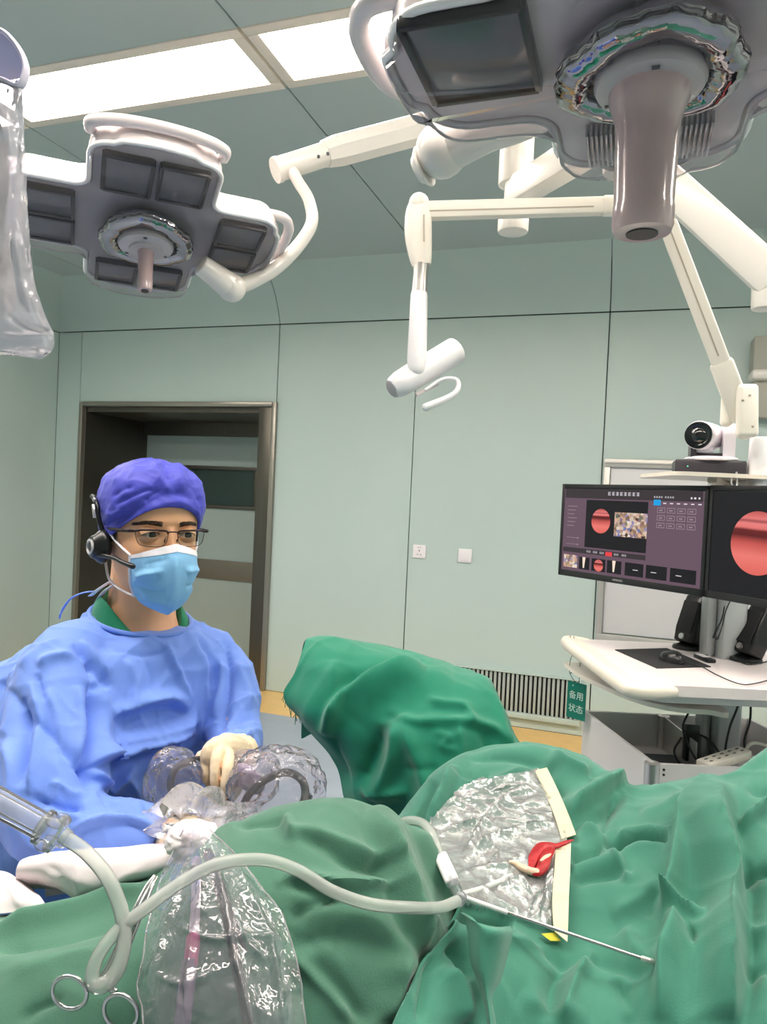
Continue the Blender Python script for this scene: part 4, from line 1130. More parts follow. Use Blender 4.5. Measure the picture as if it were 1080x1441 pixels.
def speaker(label, base, lean, tilt, cone):
    """slim wedge loudspeaker leaning back on a small foot"""
    fwd = tilt.normalized(); side = UP.cross(fwd)
    t = thing('loudspeaker', label, 'speaker', base, 'desk speakers')
    up2 = (UP * math.cos(lean) - fwd * math.sin(lean)).normalized(); f2 = side.cross(up2) * -1
    f2 = (fwd * math.cos(lean) + UP * math.sin(lean)).normalized()
    b = MB(); o = base + UP * 0.018
    rg = []
    for k, (h, wd, dp) in enumerate(((0.0, 0.034, 0.030), (0.006, 0.040, 0.036), (0.05, 0.042, 0.040), (0.11, 0.040, 0.036), (0.165, 0.036, 0.028), (0.172, 0.032, 0.022))):
        rg.append([o + up2 * h + side * (wd * (abs(math.cos(a)) ** 0.35) * (1 if math.cos(a) > 0 else -1)) + f2 * (dp * (abs(math.sin(a)) ** 0.35) * (1 if math.sin(a) > 0 else -1)) for a in [2 * math.pi * j / 32 for j in range(32)]])
    b.rings(rg); obj('cabinet', b, M_blk, t, 50)
    b = MB(); pr = [o + up2 * h + f2 * (dp + 0.002) for h, dp in ((0.03, 0.039), (0.15, 0.031))]
    b.box((pr[0] + pr[1]) / 2, (0.062, 0.006, 0.115), (side, f2, (pr[1] - pr[0]).normalized()), 0.003); obj('grille', b, mat('black_speaker_cloth', (34, 34, 38), 0.8, bump=0.4, bscale=900), t)
    b = MB(); b.lathe([(0.046, 0), (0.047, 0.004), (0.044, 0.012), (0.02, 0.022)], base, UP, seg=30, sx=1.1); obj('foot', b, M_blk, t)
    b = MB(); b.cyl(o + up2 * 0.018 + f2 * 0.036, o + up2 * 0.018 + f2 * 0.046, 0.010, seg=18); obj('volume_knob', b, M_steel, t)
    return t
s1 = Pz(968, 913, ZD); s2 = Pz(1050, 930, ZD)
speaker('black desk speaker left of the other, behind the mouse pad', s1, math.radians(17), -cR * 0.80 - cF * 0.45, None)
speaker('black desk speaker nearest the right edge of the cart top', s2, math.radians(24), -cR * 0.9 - cF * 0.35, None)
b = MB()
for pts in ([(996, 912), (1006, 918), (1025, 918), (1040, 922)], [(990, 922), (1010, 921), (1030, 924), (1052, 935), (1085, 930)]):
    b.tube([Pz(x, y, ZD + 0.004) for x, y in pts], 0.002, seg=6, smooth=6)
b.tube([Pz(1000, 908, ZD + 0.004), P(1006, 893, 2.40), P(1016, 872, 2.40), P(1021, 850, 2.40), P(1024, 838, 2.40)], 0.0025, seg=6, smooth=6)
b.tube([Pz(1004, 910, ZD + 0.004), P(1012, 895, 2.38), P(1017, 880, 2.38), P(1022, 860, 2.38), P(1030, 842, 2.38)], 0.0018, seg=6, smooth=6)
o = obj('speaker_cables', b, M_rubber, None); tag(o, 'thin black speaker leads trailing over the cart top between the two speakers', 'cable')
# grey ventilated unit on the wall at the right edge
w0, w1 = on_wall(1057, 480), on_wall(1057, 592); Wd = 0.30; hh = w0.z - w1.z
t = thing('wall_unit', 'grey louvred equipment box on the wall at the right edge', 'wall unit', (w0.x + Wd / 2, Y1, w1.z))
b = MB(); b.box((w0.x + Wd / 2, Y1 - 0.07, w0.z - hh * 0.21), (Wd, 0.14, hh * 0.42), bev=0.01); b.box((w0.x + Wd / 2, Y1 - 0.05, w1.z + hh * 0.26), (Wd - 0.03, 0.10, hh * 0.5), bev=0.01)
obj('case', b, mat('beige_grey_case', (168, 166, 154), 0.5), t)
b = MB()
for k in range(9): b.box((w0.x + Wd / 2 + 0.03, Y1 - 0.142, w0.z - 0.04 - k * 0.018), (Wd - 0.10, 0.006, 0.007))
obj('louvres', b, mat('louvre_shadow', (104, 104, 96), 0.6), t)
b = MB(); b.box((w0.x + Wd / 2, Y1 - 0.075, w0.z - hh * 0.47), (Wd + 0.01, 0.16, hh * 0.13), bev=0.02); obj('white_band', b, M_white, t)
b = MB(); b.box((w0.x + Wd / 2 + 0.03, Y1 - 0.101, w1.z + hh * 0.26), (Wd - 0.12, 0.005, hh * 0.3), bev=0.004); obj('dark_panel', b, mat('grey_green_panel', (120, 128, 116), 0.4), t)
# ================================================================== surgical drapes
def cloth_mat(name, c, weave=0.12, sheen=0.25, rough=0.75, var=0.06):
    return mat(name, c, rough, spec=0.25, var=var, vscale=9.0, bump=weave, bscale=420.0, sheen=sheen)
M_grA = cloth_mat('faded_green_cloth', (74, 120, 100))
M_grB = cloth_mat('green_cloth', (64, 130, 110))
M_grC = cloth_mat('deep_green_cloth', (18, 118, 92))
M_whc = cloth_mat('white_cloth', (232, 222, 224), 0.06, 0.1)
class Surf:
    """depth of a cloth surface at a pixel, from its front-facing grid points (for laying things on it)"""
    def __init__(self, A):
        x, y, dd = project(A.reshape(-1, 3)); self.k = 3.0
        nx, ny = 460, 620
        Z = np.full((ny, nx), np.inf)
        ix = ((x + 150) / self.k).astype(int); iy = (y / self.k).astype(int)
        m = (ix >= 0) & (ix < nx) & (iy >= 0) & (iy < ny)
        np.minimum.at(Z, (iy[m], ix[m]), dd[m])
        for _ in range(60):
            bad = ~np.isfinite(Z)
            if not bad.any(): break
            Q = np.pad(Z, 1, constant_values=np.inf)
            st = np.stack([Q[:-2, 1:-1], Q[2:, 1:-1], Q[1:-1, :-2], Q[1:-1, 2:]])
            fin = np.isfinite(st); cnt = fin.sum(0); av = np.where(fin, st, 0).sum(0) / np.maximum(cnt, 1)
            Z = np.where(bad & (cnt > 0), av, Z)
        self.Z = Z
    def d_at(self, px, py):
        fx, fy = (px + 150) / self.k - 0.5, py / self.k - 0.5
        i, j = int(math.floor(fy)), int(math.floor(fx)); u, v = fx - j, fy - i
        i = max(0, min(i, 618)); j = max(0, min(j, 458)); Z = self.Z
        return float((Z[i, j] * (1 - u) + Z[i, j + 1] * u) * (1 - v) + (Z[i + 1, j] * (1 - u) + Z[i + 1, j + 1] * u) * v)
    def at(self, px, py, lift=0.0):
        return P(px, py, self.d_at(px, py) - lift)
    def lay(self, rows, nu, nv, lift):
        """a dense grid laid on the surface inside a net of pixel rows"""
        G = loft([[Vector((x, y, 0)) for x, y in r] for r in rows], nu, nv)
        A = np.array([[tuple(self.at(q.x, q.y, lift)) for q in r] for r in G]); A = relax(A, 4)
        n = normals_grid(A); n *= np.sign((n * (CAM - A)).sum(axis=2).mean())
        return A, n

# ---- far draped shape (a limb support under a green sheet)
rowsC = [
 [(425, 1040, 1.98), (470, 1020, 2.02), (540, 1030, 2.04), (600, 1045, 2.02), (650, 1060, 2.0), (690, 1080, 1.96), (715, 1100, 1.90)],
 [(424, 925, 1.84), (462, 918, 1.88), (540, 930, 1.92), (605, 945, 1.92), (655, 960, 1.90), (695, 985, 1.86), (716, 1020, 1.82)],
 [(432, 899, 1.75), (466, 896, 1.77), (540, 909, 1.80), (602, 926, 1.80), (652, 939, 1.78), (692, 960, 1.75), (712, 990, 1.75)],
 [(426, 915, 1.69), (460, 912, 1.68), (535, 925, 1.68), (602, 940, 1.67), (656, 952, 1.65), (703, 978, 1.64), (722, 1015, 1.68)],
 [(416, 945, 1.66), (452, 950, 1.62), (530, 965, 1.60), (602, 972, 1.575), (660, 980, 1.56), (713, 1005, 1.57), (731, 1040, 1.64)],
 [(401, 985, 1.64), (444, 1004, 1.575), (526, 1022, 1.54), (604, 1024, 1.50), (665, 1026, 1.50), (720, 1042, 1.53), (739, 1072, 1.62)],
 [(448, 1045, 1.60), (478, 1066, 1.55), (540, 1080, 1.52), (606, 1085, 1.46), (668, 1085, 1.46), (724, 1092, 1.50), (745, 1112, 1.60)],
 [(486, 1125, 1.58), (512, 1138, 1.54), (556, 1148, 1.50), (612, 1150, 1.44), (670, 1150, 1.44), (726, 1152, 1.49), (750, 1165, 1.59)],
 [(520, 1300, 1.56), (545, 1310, 1.52), (575, 1320, 1.49), (620, 1320, 1.44), (675, 1320, 1.44), (730, 1320, 1.48), (756, 1330, 1.57)],
 [(540, 1560, 1.54), (560, 1560, 1.52), (590, 1560, 1.49), (630, 1560, 1.44), (680, 1560, 1.44), (735, 1560, 1.48), (760, 1560, 1.55)]]
foldsC = [
 ([(596, 944), (560, 950), (520, 962), (488, 978), (468, 1005), (455, 1035)], 20, 0.022, 1),
 ([(640, 955), (580, 962), (530, 980), (500, 1012)], 26, 0.010),
 ([(545, 1000), (568, 1012), (590, 1020), (640, 1018), (690, 1026), (718, 1050)], 10, 0.008, 1),
 ([(600, 985), (622, 992), (652, 994), (662, 1012), (656, 1026)], 7, 0.007),
 ([(556, 1012), (560, 1050), (548, 1090), (520, 1120)], 22, 0.018),
 ([(566, 1010), (590, 1060), (605, 1110), (618, 1150)], 16, 0.014),
 ([(540, 1020), (530, 1060), (510, 1110)], 18, -0.014),
 ([(470, 930), (465, 980), (462, 1020)], 16, 0.008), ([(500, 940), (490, 990), (470, 1050), (495, 1110)], 16, -0.008),
 ([(690, 960), (712, 1000), (728, 1050)], 10, -0.010), ([(670, 950), (700, 990), (716, 1050), (722, 1080)], 10, 0.008),
 ([(640, 1010), (648, 1050), (640, 1090), (650, 1130)], 14, 0.008), ([(680, 1030), (690, 1080), (690, 1130)], 14, -0.007),
 ([(610, 1030), (632, 1040), (622, 1052), (646, 1058)], 5, 0.005), ([(575, 1080), (600, 1083), (620, 1080)], 5, -0.004),
 ([(505, 1105), (540, 1118), (580, 1112)], 9, 0.010)]
AC, nC = cloth_grid([PP(r) for r in rowsC], foldsC, 26, 18, 0.004, 9.0, 3, None, 2.0, 0.006, 5.0)
mb = MB(); sheet(mb, AC, 0.003, nC)
# frayed hem threads at the left corner
tC = obj('draped_sheet', mb, M_grC, None, 60)
tag(tC, 'deep green sheet draped over a raised limb support in front of the wall grille', 'drape', 'green surgical drapes')
mb = MB(); rnd = random.Random(3)
ec = [Vector(AC[i, 0]) for i in range(AC.shape[0])]
ec = [p for p in ec if 975 < project(p)[1][0] < 1012]
for k in range(14):
    p = rnd.choice(ec); q = p + Vector((rnd.uniform(-0.01, 0.01), rnd.uniform(-.006, .006), rnd.uniform(-0.022, -0.008)))
    mb.tube([p + (p - q) * 0.3, q], 0.0008, seg=5)
o = obj('frayed_threads', mb, M_grC, tC)

# ---- near mound (drape over the bent knee)
rowsA = [
 [(-160, 1750, .60), (20, 1750, .60), (150, 1750, .60), (290, 1750, .60), (390, 1750, .60), (480, 1750, .60), (570, 1750, .62), (660, 1750, .66), (760, 1750, .70)],
 [(-140, 1600, .625), (40, 1600, .625), (165, 1600, .625), (295, 1600, .625), (395, 1600, .625), (480, 1600, .63), (565, 1600, .65), (645, 1600, .69), (730, 1600, .73)],
 [(-120, 1441, .67), (50, 1441, .67), (175, 1441, .67), (300, 1441, .665), (400, 1441, .665), (480, 1441, .675), (560, 1441, .705), (630, 1441, .75), (700, 1441, .79)],
 [(-110, 1375, .715), (55, 1372, .715), (178, 1362, .71), (300, 1335, .70), (400, 1322, .70), (485, 1312, .71), (560, 1322, .745), (622, 1345, .785), (682, 1362, .83)],
 [(-105, 1330, .76), (55, 1320, .765), (172, 1305, .76), (300, 1245, .75), (396, 1218, .755), (486, 1202, .77), (560, 1232, .80), (618, 1285, .835), (672, 1318, .87)],
 [(-105, 1305, .815), (55, 1290, .825), (168, 1268, .83), (300, 1190, .81), (392, 1155, .815), (486, 1142, .83), (556, 1175, .85), (610, 1238, .87), (658, 1288, .90)],
 [(-105, 1300, .87), (55, 1284, .88), (166, 1260, .885), (300, 1172, .86), (390, 1137, .87), (486, 1127, .885), (553, 1158, .90), (605, 1220, .91), (654, 1278, .935)],
 [(-105, 1312, .95), (55, 1300, .96), (166, 1280, .96), (300, 1195, .94), (390, 1165, .95), (486, 1160, .96), (556, 1190, .97), (610, 1250, .97), (660, 1300, .98)],
 [(-105, 1420, 1.02), (55, 1420, 1.03), (166, 1400, 1.03), (300, 1330, 1.02), (390, 1310, 1.02), (486, 1300, 1.03), (560, 1320, 1.03), (615, 1360, 1.02), (670, 1400, 1.02)],
 [(-105, 1700, 1.02), (55, 1700, 1.03), (166, 1700, 1.03), (300, 1650, 1.02), (390, 1640, 1.02), (486, 1640, 1.03), (560, 1640, 1.03), (615, 1640, 1.02), (670, 1650, 1.02)]]
foldsA = [
 ([(520, 1140), (536, 1180), (556, 1235), (572, 1282), (592, 1320), (612, 1345)], 26, 0.012, 1),
 ([(568, 1165), (596, 1210), (622, 1252), (642, 1278)], 9, 0.008, 1),
 ([(420, 1178), (455, 1190), (492, 1216), (554, 1224)], 12, -0.007), ([(400, 1170), (450, 1176), (510, 1200), (552, 1208)], 14, 0.006),
 ([(385, 1240), (430, 1236), (476, 1244), (560, 1246)], 9, 0.006, 1), ([(387, 1232), (430, 1250), (476, 1262), (520, 1268)], 10, -0.004),
 ([(398, 1146), (404, 1156), (414, 1182)], 6, 0.005), ([(330, 1160), (370, 1155), (404, 1150)], 8, -0.005), ([(410, 1290), (440, 1270), (480, 1258)], 10, -0.006),
 ([(405, 1335), (440, 1322), (480, 1318), (530, 1330), (560, 1350)], 28, -0.006),
 ([(410, 1342), (440, 1372), (468, 1402), (500, 1445)], 12, 0.007), ([(430, 1350), (470, 1390), (520, 1441)], 22, -0.006),
 ([(-20, 1318), (60, 1300), (128, 1282), (215, 1246)], 8, 0.010, 1), ([(-20, 1335), (80, 1318), (170, 1290), (215, 1268)], 14, -0.007),
 ([(-10, 1380), (90, 1350), (150, 1345), (200, 1320)], 30, 0.004), ([(30, 1441), (50, 1420), (90, 1405)], 8, -0.004), ([(560, 1345), (556, 1390), (545, 1441)], 16, 0.006),
 ([(600, 1300), (598, 1360), (570, 1430)], 12, -0.006), ([(480, 1290), (520, 1300), (560, 1330), (575, 1380)], 30, 0.005)]
AA, nA = cloth_grid([PP(r) for r in rowsA], foldsA, 28, 24, 0.002, 9.0, 5, None, 2.1, 0.004, 6.0)
mb = MB(); sheet(mb, AA, 0.003, nA)
oA = obj('draped_sheet', mb, M_grA, None, 60)
tag(oA, 'faded green drape over the bent knee in the foreground, tubing lying across it', 'drape', 'green surgical drapes')
SA = Surf(AA[30:148])

# ---- wide drape on the right with the operating field
rowsB = [
 [(470, 1750, .57), (540, 1750, .59), (620, 1750, .63), (730, 1750, .67), (830, 1750, .67), (900, 1750, .66), (970, 1750, .65), (1040, 1750, .645), (1140, 1750, .64)],
 [(505, 1600, .615), (570, 1600, .635), (645, 1600, .68), (740, 1600, .715), (830, 1600, .715), (900, 1600, .705), (970, 1600, .695), (1040, 1600, .69), (1130, 1600, .685)],
 [(555, 1441, .675), (610, 1441, .70), (670, 1441, .745), (750, 1441, .785), (830, 1441, .785), (900, 1441, .775), (970, 1441, .76), (1030, 1441, .75), (1130, 1441, .745)],
 [(602, 1350, .745), (640, 1352, .772), (690, 1358, .805), (760, 1366, .835), (835, 1372, .845), (900, 1372, .835), (965, 1368, .815), (1025, 1362, .805), (1130, 1362, .805)],
 [(650, 1278, .835), (674, 1283, .855), (714, 1296, .885), (780, 1316, .905), (845, 1312, .915), (905, 1302, .915), (965, 1290, .905), (1025, 1278, .895), (1130, 1272, .90)],
 [(602, 1225, .985), (642, 1230, .975), (702, 1236, .975), (776, 1242, .98), (846, 1238, .985), (906, 1228, .985), (965, 1212, .98), (1022, 1194, .97), (1130, 1190, .98)],
 [(562, 1182, 1.10), (620, 1172, 1.105), (690, 1167, 1.105), (770, 1167, 1.105), (845, 1167, 1.105), (905, 1162, 1.105), (965, 1152, 1.09), (1020, 1137, 1.06), (1130, 1122, 1.08)],
 [(560, 1152, 1.19), (602, 1117, 1.215), (665, 1092, 1.235), (750, 1086, 1.245), (830, 1101, 1.24), (893, 1126, 1.225), (950, 1117, 1.20), (1020, 1106, 1.15), (1130, 1070, 1.16)],
 [(570, 1145, 1.26), (602, 1098, 1.295), (655, 1063, 1.315), (745, 1050, 1.325), (820, 1070, 1.315), (885, 1106, 1.29), (950, 1103, 1.26), (1025, 1093, 1.20), (1120, 1040, 1.22)],
 [(572, 1180, 1.36), (606, 1132, 1.38), (660, 1095, 1.40), (750, 1082, 1.41), (825, 1100, 1.40), (890, 1135, 1.38), (955, 1130, 1.36), (1030, 1125, 1.31), (1130, 1085, 1.33)],
 [(580, 1420, 1.38), (615, 1390, 1.40), (665, 1370, 1.415), (755, 1360, 1.42), (830, 1370, 1.42), (895, 1390, 1.40), (960, 1390, 1.38), (1035, 1390, 1.33), (1140, 1360, 1.35)],
 [(580, 1700, 1.38), (615, 1700, 1.40), (665, 1700, 1.415), (755, 1700, 1.42), (830, 1700, 1.42), (895, 1700, 1.40), (960, 1700, 1.38), (1035, 1700, 1.33), (1140, 1700, 1.35)]]
foldsB = [
 ([(646, 1280), (668, 1287), (690, 1294), (722, 1302)], 9, -0.034),
 ([(1012, 1096), (984, 1150), (960, 1215), (948, 1275), (958, 1310), (966, 1335), (944, 1385), (930, 1441)], 24, 0.024),
 ([(1000, 1120), (965, 1190), (935, 1250), (915, 1300)], 22, -0.008),
 ([(1030, 1441), (1036, 1330), (1034, 1245), (1020, 1170), (1026, 1110)], 34, 0.024, 1),
 ([(940, 1280), (952, 1292), (975, 1302), (1000, 1310)], 8, 0.012, 1), ([(945, 1300), (975, 1325), (985, 1350)], 9, -0.010),
 ([(852, 1196), (880, 1188), (902, 1181), (945, 1183)], 9, -0.028), ([(860, 1188), (885, 1176), (915, 1172), (950, 1178)], 7, 0.013), ([(868, 1202), (900, 1196), (940, 1190)], 7, 0.009),
 ([(852, 1192), (868, 1212), (890, 1246)], 7, 0.008), ([(848, 1196), (825, 1204), (804, 1214)], 8, -0.010), ([(855, 1188), (835, 1170), (812, 1160)], 8, 0.009),
 ([(846, 1186), (852, 1150), (870, 1120)], 10, -0.008),
 ([(800, 1148), (836, 1120), (862, 1104), (886, 1096)], 12, 0.014, 1), ([(800, 1170), (846, 1140), (880, 1118)], 10, -0.010), ([(775, 1062), (800, 1085), (830, 1092)], 12, 0.012),
 ([(780, 1080), (770, 1100), (800, 1120)], 12, -0.010),
 ([(802, 1242), (850, 1232), (892, 1228)], 10, -0.008), ([(802, 1225), (850, 1216), (880, 1222)], 10, 0.006),
 ([(638, 1078), (634, 1100), (622, 1130), (600, 1165)], 9, 0.014, 1), ([(640, 1085), (668, 1100), (690, 1098)], 9, -0.010), ([(660, 1068), (720, 1066), (770, 1078)], 10, -0.008),
 ([(612, 1100), (600, 1130), (592, 1160)], 10, -0.010), ([(640, 1090), (680, 1108), (720, 1096), (750, 1082)], 10, 0.010),
 ([(836, 1335), (812, 1375), (800, 1410), (792, 1445)], 16, 0.010), ([(800, 1345), (780, 1390), (775, 1441)], 18, -0.010),
 ([(735, 1320), (790, 1345), (840, 1350), (900, 1372), (935, 1380)], 14, -0.008), ([(660, 1300), (730, 1330), (790, 1336)], 14, 0.006),
 ([(730, 1400), (770, 1425), (830, 1436)], 22, 0.006), ([(880, 1310), (900, 1350), (930, 1380)], 20, 0.006), ([(870, 1380), (890, 1420), (880, 1450)], 20, -0.006),
 ([(1045, 1240), (1075, 1225), (1100, 1222)], 10, -0.012), ([(1040, 1165), (1065, 1150), (1095, 1130)], 8, 0.012, 1), ([(1042, 1300), (1070, 1320), (1100, 1310)], 14, 0.010),
 ([(1050, 1110), (1075, 1112), (1100, 1100)], 8, -0.008), ([(1045, 1370), (1080, 1360), (1110, 1380)], 12, -0.008),
 ([(620, 1360), (640, 1390), (650, 1441)], 14, 0.010), ([(610, 1345), (600, 1390), (590, 1441)], 10, -0.006), ([(632, 1330), (650, 1345), (660, 1380)], 10, -0.012),
 ([(900, 1150), (940, 1140), (970, 1125)], 12, 0.006), ([(930, 1240), (900, 1270), (860, 1290)], 24, 0.006)]
AB, nB = cloth_grid([PP(r + [(r[-1][0] + 170, r[-1][1] + 25, r[-1][2] + 0.02), (r[-1][0] + 330, r[-1][1] + 90, r[-1][2] + 0.02)]) for r in rowsB], foldsB, 30, 24, 0.002, 9.0, 9, None, 1.9, 0.006, 5.5)
mb = MB(); sheet(mb, AB, 0.003, nB)
oB = obj('draped_sheet', mb, M_grB, None, 60)
tag(oB, 'wide green drape on the right carrying the clear film and cream tape', 'drape', 'green surgical drapes')
SB = Surf(AB[70:200])
SB_front = Surf(AB[40:130])
# turned-up fold with an open mouth at the drape's edge
flap = [
 [(648, 1284, .800), (670, 1297, .762), (698, 1304, .768), (719, 1303, .815)],
 [(655, 1296, .785), (680, 1308, .750), (706, 1312, .757), (722, 1315, .800)],
 [(659, 1320, .770), (680, 1330, .745), (703, 1336, .752), (715, 1345, .785)],
 [(663, 1355, .755), (680, 1366, .735), (696, 1372, .742), (706, 1378, .765)],
 [(676, 1390, .740), (684, 1395, .728), (690, 1398, .732), (694, 1402, .745)],
 [(684, 1425, .725), (689, 1430, .715), (694, 1432, .718), (698, 1434, .730)],
 [(690, 1480, .70), (696, 1484, .692), (702, 1486, .695), (708, 1488, .71)]]
G = loft([PP(r) for r in [[tuple(q) for q in r] for r in flap]], 8, 8)
A_ = np.array([[tuple(p) for p in r] for r in G]); n_ = normals_grid(A_); n_ *= np.sign((n_ * (CAM - A_)).sum(axis=2).mean())
mb = MB(); sheet(mb, A_, 0.003, n_)
obj('turned_fold', mb, M_grB, oB, 60)

# ---- clear adhesive film over the field
frows = [
 [(598, 1168), (625, 1130), (660, 1104), (705, 1092), (756, 1084)],
 [(588, 1188), (630, 1150), (675, 1130), (725, 1118), (772, 1118)],
 [(604, 1200), (645, 1178), (695, 1160), (745, 1148), (790, 1160)],
 [(626, 1222), (668, 1206), (715, 1196), (762, 1186), (798, 1186)],
 [(646, 1250), (684, 1240), (730, 1234), (768, 1228), (792, 1226)],
 [(652, 1266), (692, 1272), (735, 1276), (770, 1272), (787, 1268)],
 [(660, 1270), (700, 1284), (738, 1298), (770, 1310), (786, 1316)]]
Af, nf = SB.lay(frows, 22, 16, 0.006)
ff = [([(652, 1210), (672, 1176), (690, 1150), (712, 1128), (742, 1108)], 4, 0.007), ([(655, 1212), (690, 1188), (730, 1172), (782, 1160)], 4, 0.008),
      ([(650, 1200), (664, 1172), (682, 1146)], 6, -0.004), ([(660, 1160), (680, 1158), (700, 1168)], 3, 0.004), ([(690, 1116), (720, 1108), (750, 1112)], 3, 0.004),
      ([(640, 1240), (680, 1225), (725, 1222)], 4, 0.004), ([(740, 1290), (760, 1255), (782, 1222)], 3, 0.005), ([(752, 1296), (768, 1262), (784, 1240)], 3, 0.005),
      ([(665, 1212), (682, 1192), (700, 1205), (690, 1222)], 3, 0.004), ([(620, 1180), (660, 1160), (690, 1165)], 3, 0.004), ([(700, 1250), (730, 1240), (750, 1260)], 4, 0.004),
      ([(670, 1245), (700, 1270), (730, 1285)], 3, 0.003), ([(722, 1130), (742, 1150), (766, 1152)], 3, 0.004)]
Af = creases(Af, nf, ff, 11, 0.001, 42.0, None, 1.2, 0.0030, 11.0) + nf * 0.004
mb = MB(); sheet(mb, Af, 0.0008, nf)
M_film = film('incise_film', (240, 242, 242), 0.20, 0.2, 0.20, bump=0.25, bscale=40.0, milky=(246, 248, 248), trans=0.1, base=0.06)
tF = obj('adhesive_film', mb, M_film, None, 60)
tag(tF, 'crinkled clear adhesive film stuck over the operating field on the green drape', 'film')
SF = Surf(Af)
M_tape = mat('cream_tape', (240, 224, 188), 0.55, spec=0.3, var=0.03, vscale=30)
for q in ([(753, 1084), (770, 1080), (790, 1124), (774, 1130), (811, 1174), (791, 1179)], None):
    if q is None:
        rows_ = [[(782, 1188), (804, 1181)], [(781, 1220), (803, 1218)], [(778, 1262), (801, 1262)], [(779, 1296), (800, 1300)], [(781, 1310), (799, 1325)]]
    else:
        rows_ = [[(753, 1084), (770, 1080)], [(764, 1107), (781, 1102)], [(774, 1130), (792, 1126)], [(783, 1154), (802, 1150)], [(791, 1180), (811, 1174)]]
    A_, n_ = SB.lay(rows_, 8, 8, 0.017)
    mb = MB(); sheet(mb, A_, 0.0012, n_)
    o = obj('tape_strip', mb, M_tape, None, 60)
    tag(o, 'cream tape strip slanting along the top right edge of the clear film' if q else 'cream tape strip running down the lower right edge of the clear film', 'tape', 'cream tape strips')
mb = MB(); yp = [SB.at(x, y, 0.010) for x, y in ((762, 1314), (782, 1312), (790, 1324), (775, 1324))]; yn = (Vector(CAM) - yp[0]).normalized() * 0.001
mb.rings([yp, [p + yn for p in yp]]); o = obj('yellow_tab', mb, mat('yellow_foil', (206, 196, 60), 0.4), None); tag(o, 'small yellow tab beside the foot of the lower cream tape', 'tab')
# red-stained gauze wick
mb = MB()
path = [(719, 1213), (727, 1216), (737, 1222), (748, 1226), (757, 1228), (764, 1220), (768, 1208), (774, 1197), (782, 1190), (791, 1187), (802, 1183)]
rr = [0.0025, 0.0045, 0.0058, 0.0062, 0.0066, 0.0070, 0.0074, 0.0074, 0.005, 0.0022, 0.001]
pts = [SB.at(x, y, 0.016 + (0.006 if 2 < i < 8 else 0)) for i, (x, y) in enumerate(path)]
mb.tube(pts[:5], rr[:5], seg=14, smooth=5, flat=0.8, round_ends=True)
M_pale = mat('pale_gauze', (240, 210, 180), 0.5, var=0.12, vscale=90, bump=0.3, bscale=300)
M_red = mat('blood_red_gauze', (176, 10, 22), 0.32, spec=0.5, var=0.25, vscale=70, bump=0.35, bscale=250)
gz = obj('gauze_wick', mb, M_pale, None, 60); tag(gz, 'small curled gauze, pale at the tip and soaked blood red, on the clear film', 'gauze')
mb = MB(); mb.tube(pts[3:8], [.0055, .0075, .009, .009, .008], seg=16, smooth=5, flat=0.6, round_ends=True)
q = [SB.at(x, y, 0.020) for x, y in ((748, 1222), (752, 1206), (762, 1192), (774, 1190), (784, 1190), (800, 1184), (808, 1182))]
mb.tube(q, [0.004, 0.0075, 0.0085, 0.008, 0.005, 0.003, 0.0012], seg=14, smooth=5, flat=0.45)
o = obj('red_end', mb, M_red, gz, 60)
mb = MB(); q = [SB.at(x, y, 0.031) for x, y in ((762, 1211), (769, 1206), (775, 1202))]; mb.tube(q, [0.002, 0.0035, 0.0015], seg=10, smooth=4, flat=0.6, round_ends=True); obj('pale_patch', mb, M_pale, gz, 60)
# scope shaft lying across the drape edge
mb = MB(); ra, rb_ = P(655, 1266, .812), P(928, 1356, .800)
ra, rm, rb_ = P(690, 1276, .845), P(790, 1310, .862), P(920, 1354, .815)
mb.tube([ra, rb_], 0.0021, seg=14, round_ends=True)
tI = obj('scope_shaft', mb, mat('bright_steel', (196, 192, 188), 0.16, metal=1.0), None, 60); tag(tI, 'slim steel instrument shaft lying across the green drape below the film', 'instrument')
mb = MB(); dd = (rb_ - ra).normalized(); mb.tube([rb_ - dd * 0.012, rb_ - dd * 0.002, rb_ + dd * 0.004], [0.0030, 0.0034, 0.0028], seg=14, round_ends=True); obj('tip', mb, mat('pale_steel_tip', (216, 212, 206), 0.3, metal=0.7), tI)
mb = MB(); mb.tube([P(645, 1258, .835), P(662, 1266, .838), ra + dd * 0.02], [0.0026, 0.0030, 0.0028], seg=12, smooth=4); obj('white_sheath', mb, mat('milky_white_plastic', (226, 228, 224), 0.3), tI, 60)

# ---- white cloths at the left
wrows = [
 [(22, 1252, .905), (70, 1250, .90), (120, 1262, .89), (140, 1262, .885), (200, 1240, .885), (262, 1215, .885)],
 [(22, 1240, .885), (70, 1245, .87), (110, 1268, .86), (136, 1262, .86), (195, 1240, .86), (262, 1222, .86)],
 [(24, 1222, .875), (66, 1224, .855), (112, 1240, .845), (150, 1240, .845), (205, 1226, .845), (265, 1214, .845)],
 [(32, 1209, .89), (75, 1204, .87), (120, 1206, .86), (160, 1205, .86), (210, 1200, .86), (265, 1196, .86)],
 [(50, 1205, .93), (85, 1197, .92), (125, 1194, .91), (165, 1191, .91), (215, 1187, .91), (268, 1184, .91)],
 [(60, 1215, .98), (95, 1208, .97), (130, 1205, .97), (170, 1203, .97), (220, 1198, .96), (270, 1195, .96)],
 [(65, 1260, 1.0), (100, 1255, 1.0), (135, 1250, 1.0), (175, 1245, .99), (225, 1240, .98), (275, 1230, .98)]]
fw = [([(112, 1205), (108, 1235), (114, 1262)], 10, 0.006), ([(60, 1215), (90, 1235), (110, 1255)], 8, -0.004), ([(150, 1262), (170, 1235), (200, 1222)], 7, 0.004), ([(60, 1232), (110, 1236), (140, 1250)], 8, 0.004)]
A_, n_ = cloth_grid([PP(r) for r in wrows], fw, 14, 10, 0.002, 18.0, 4)
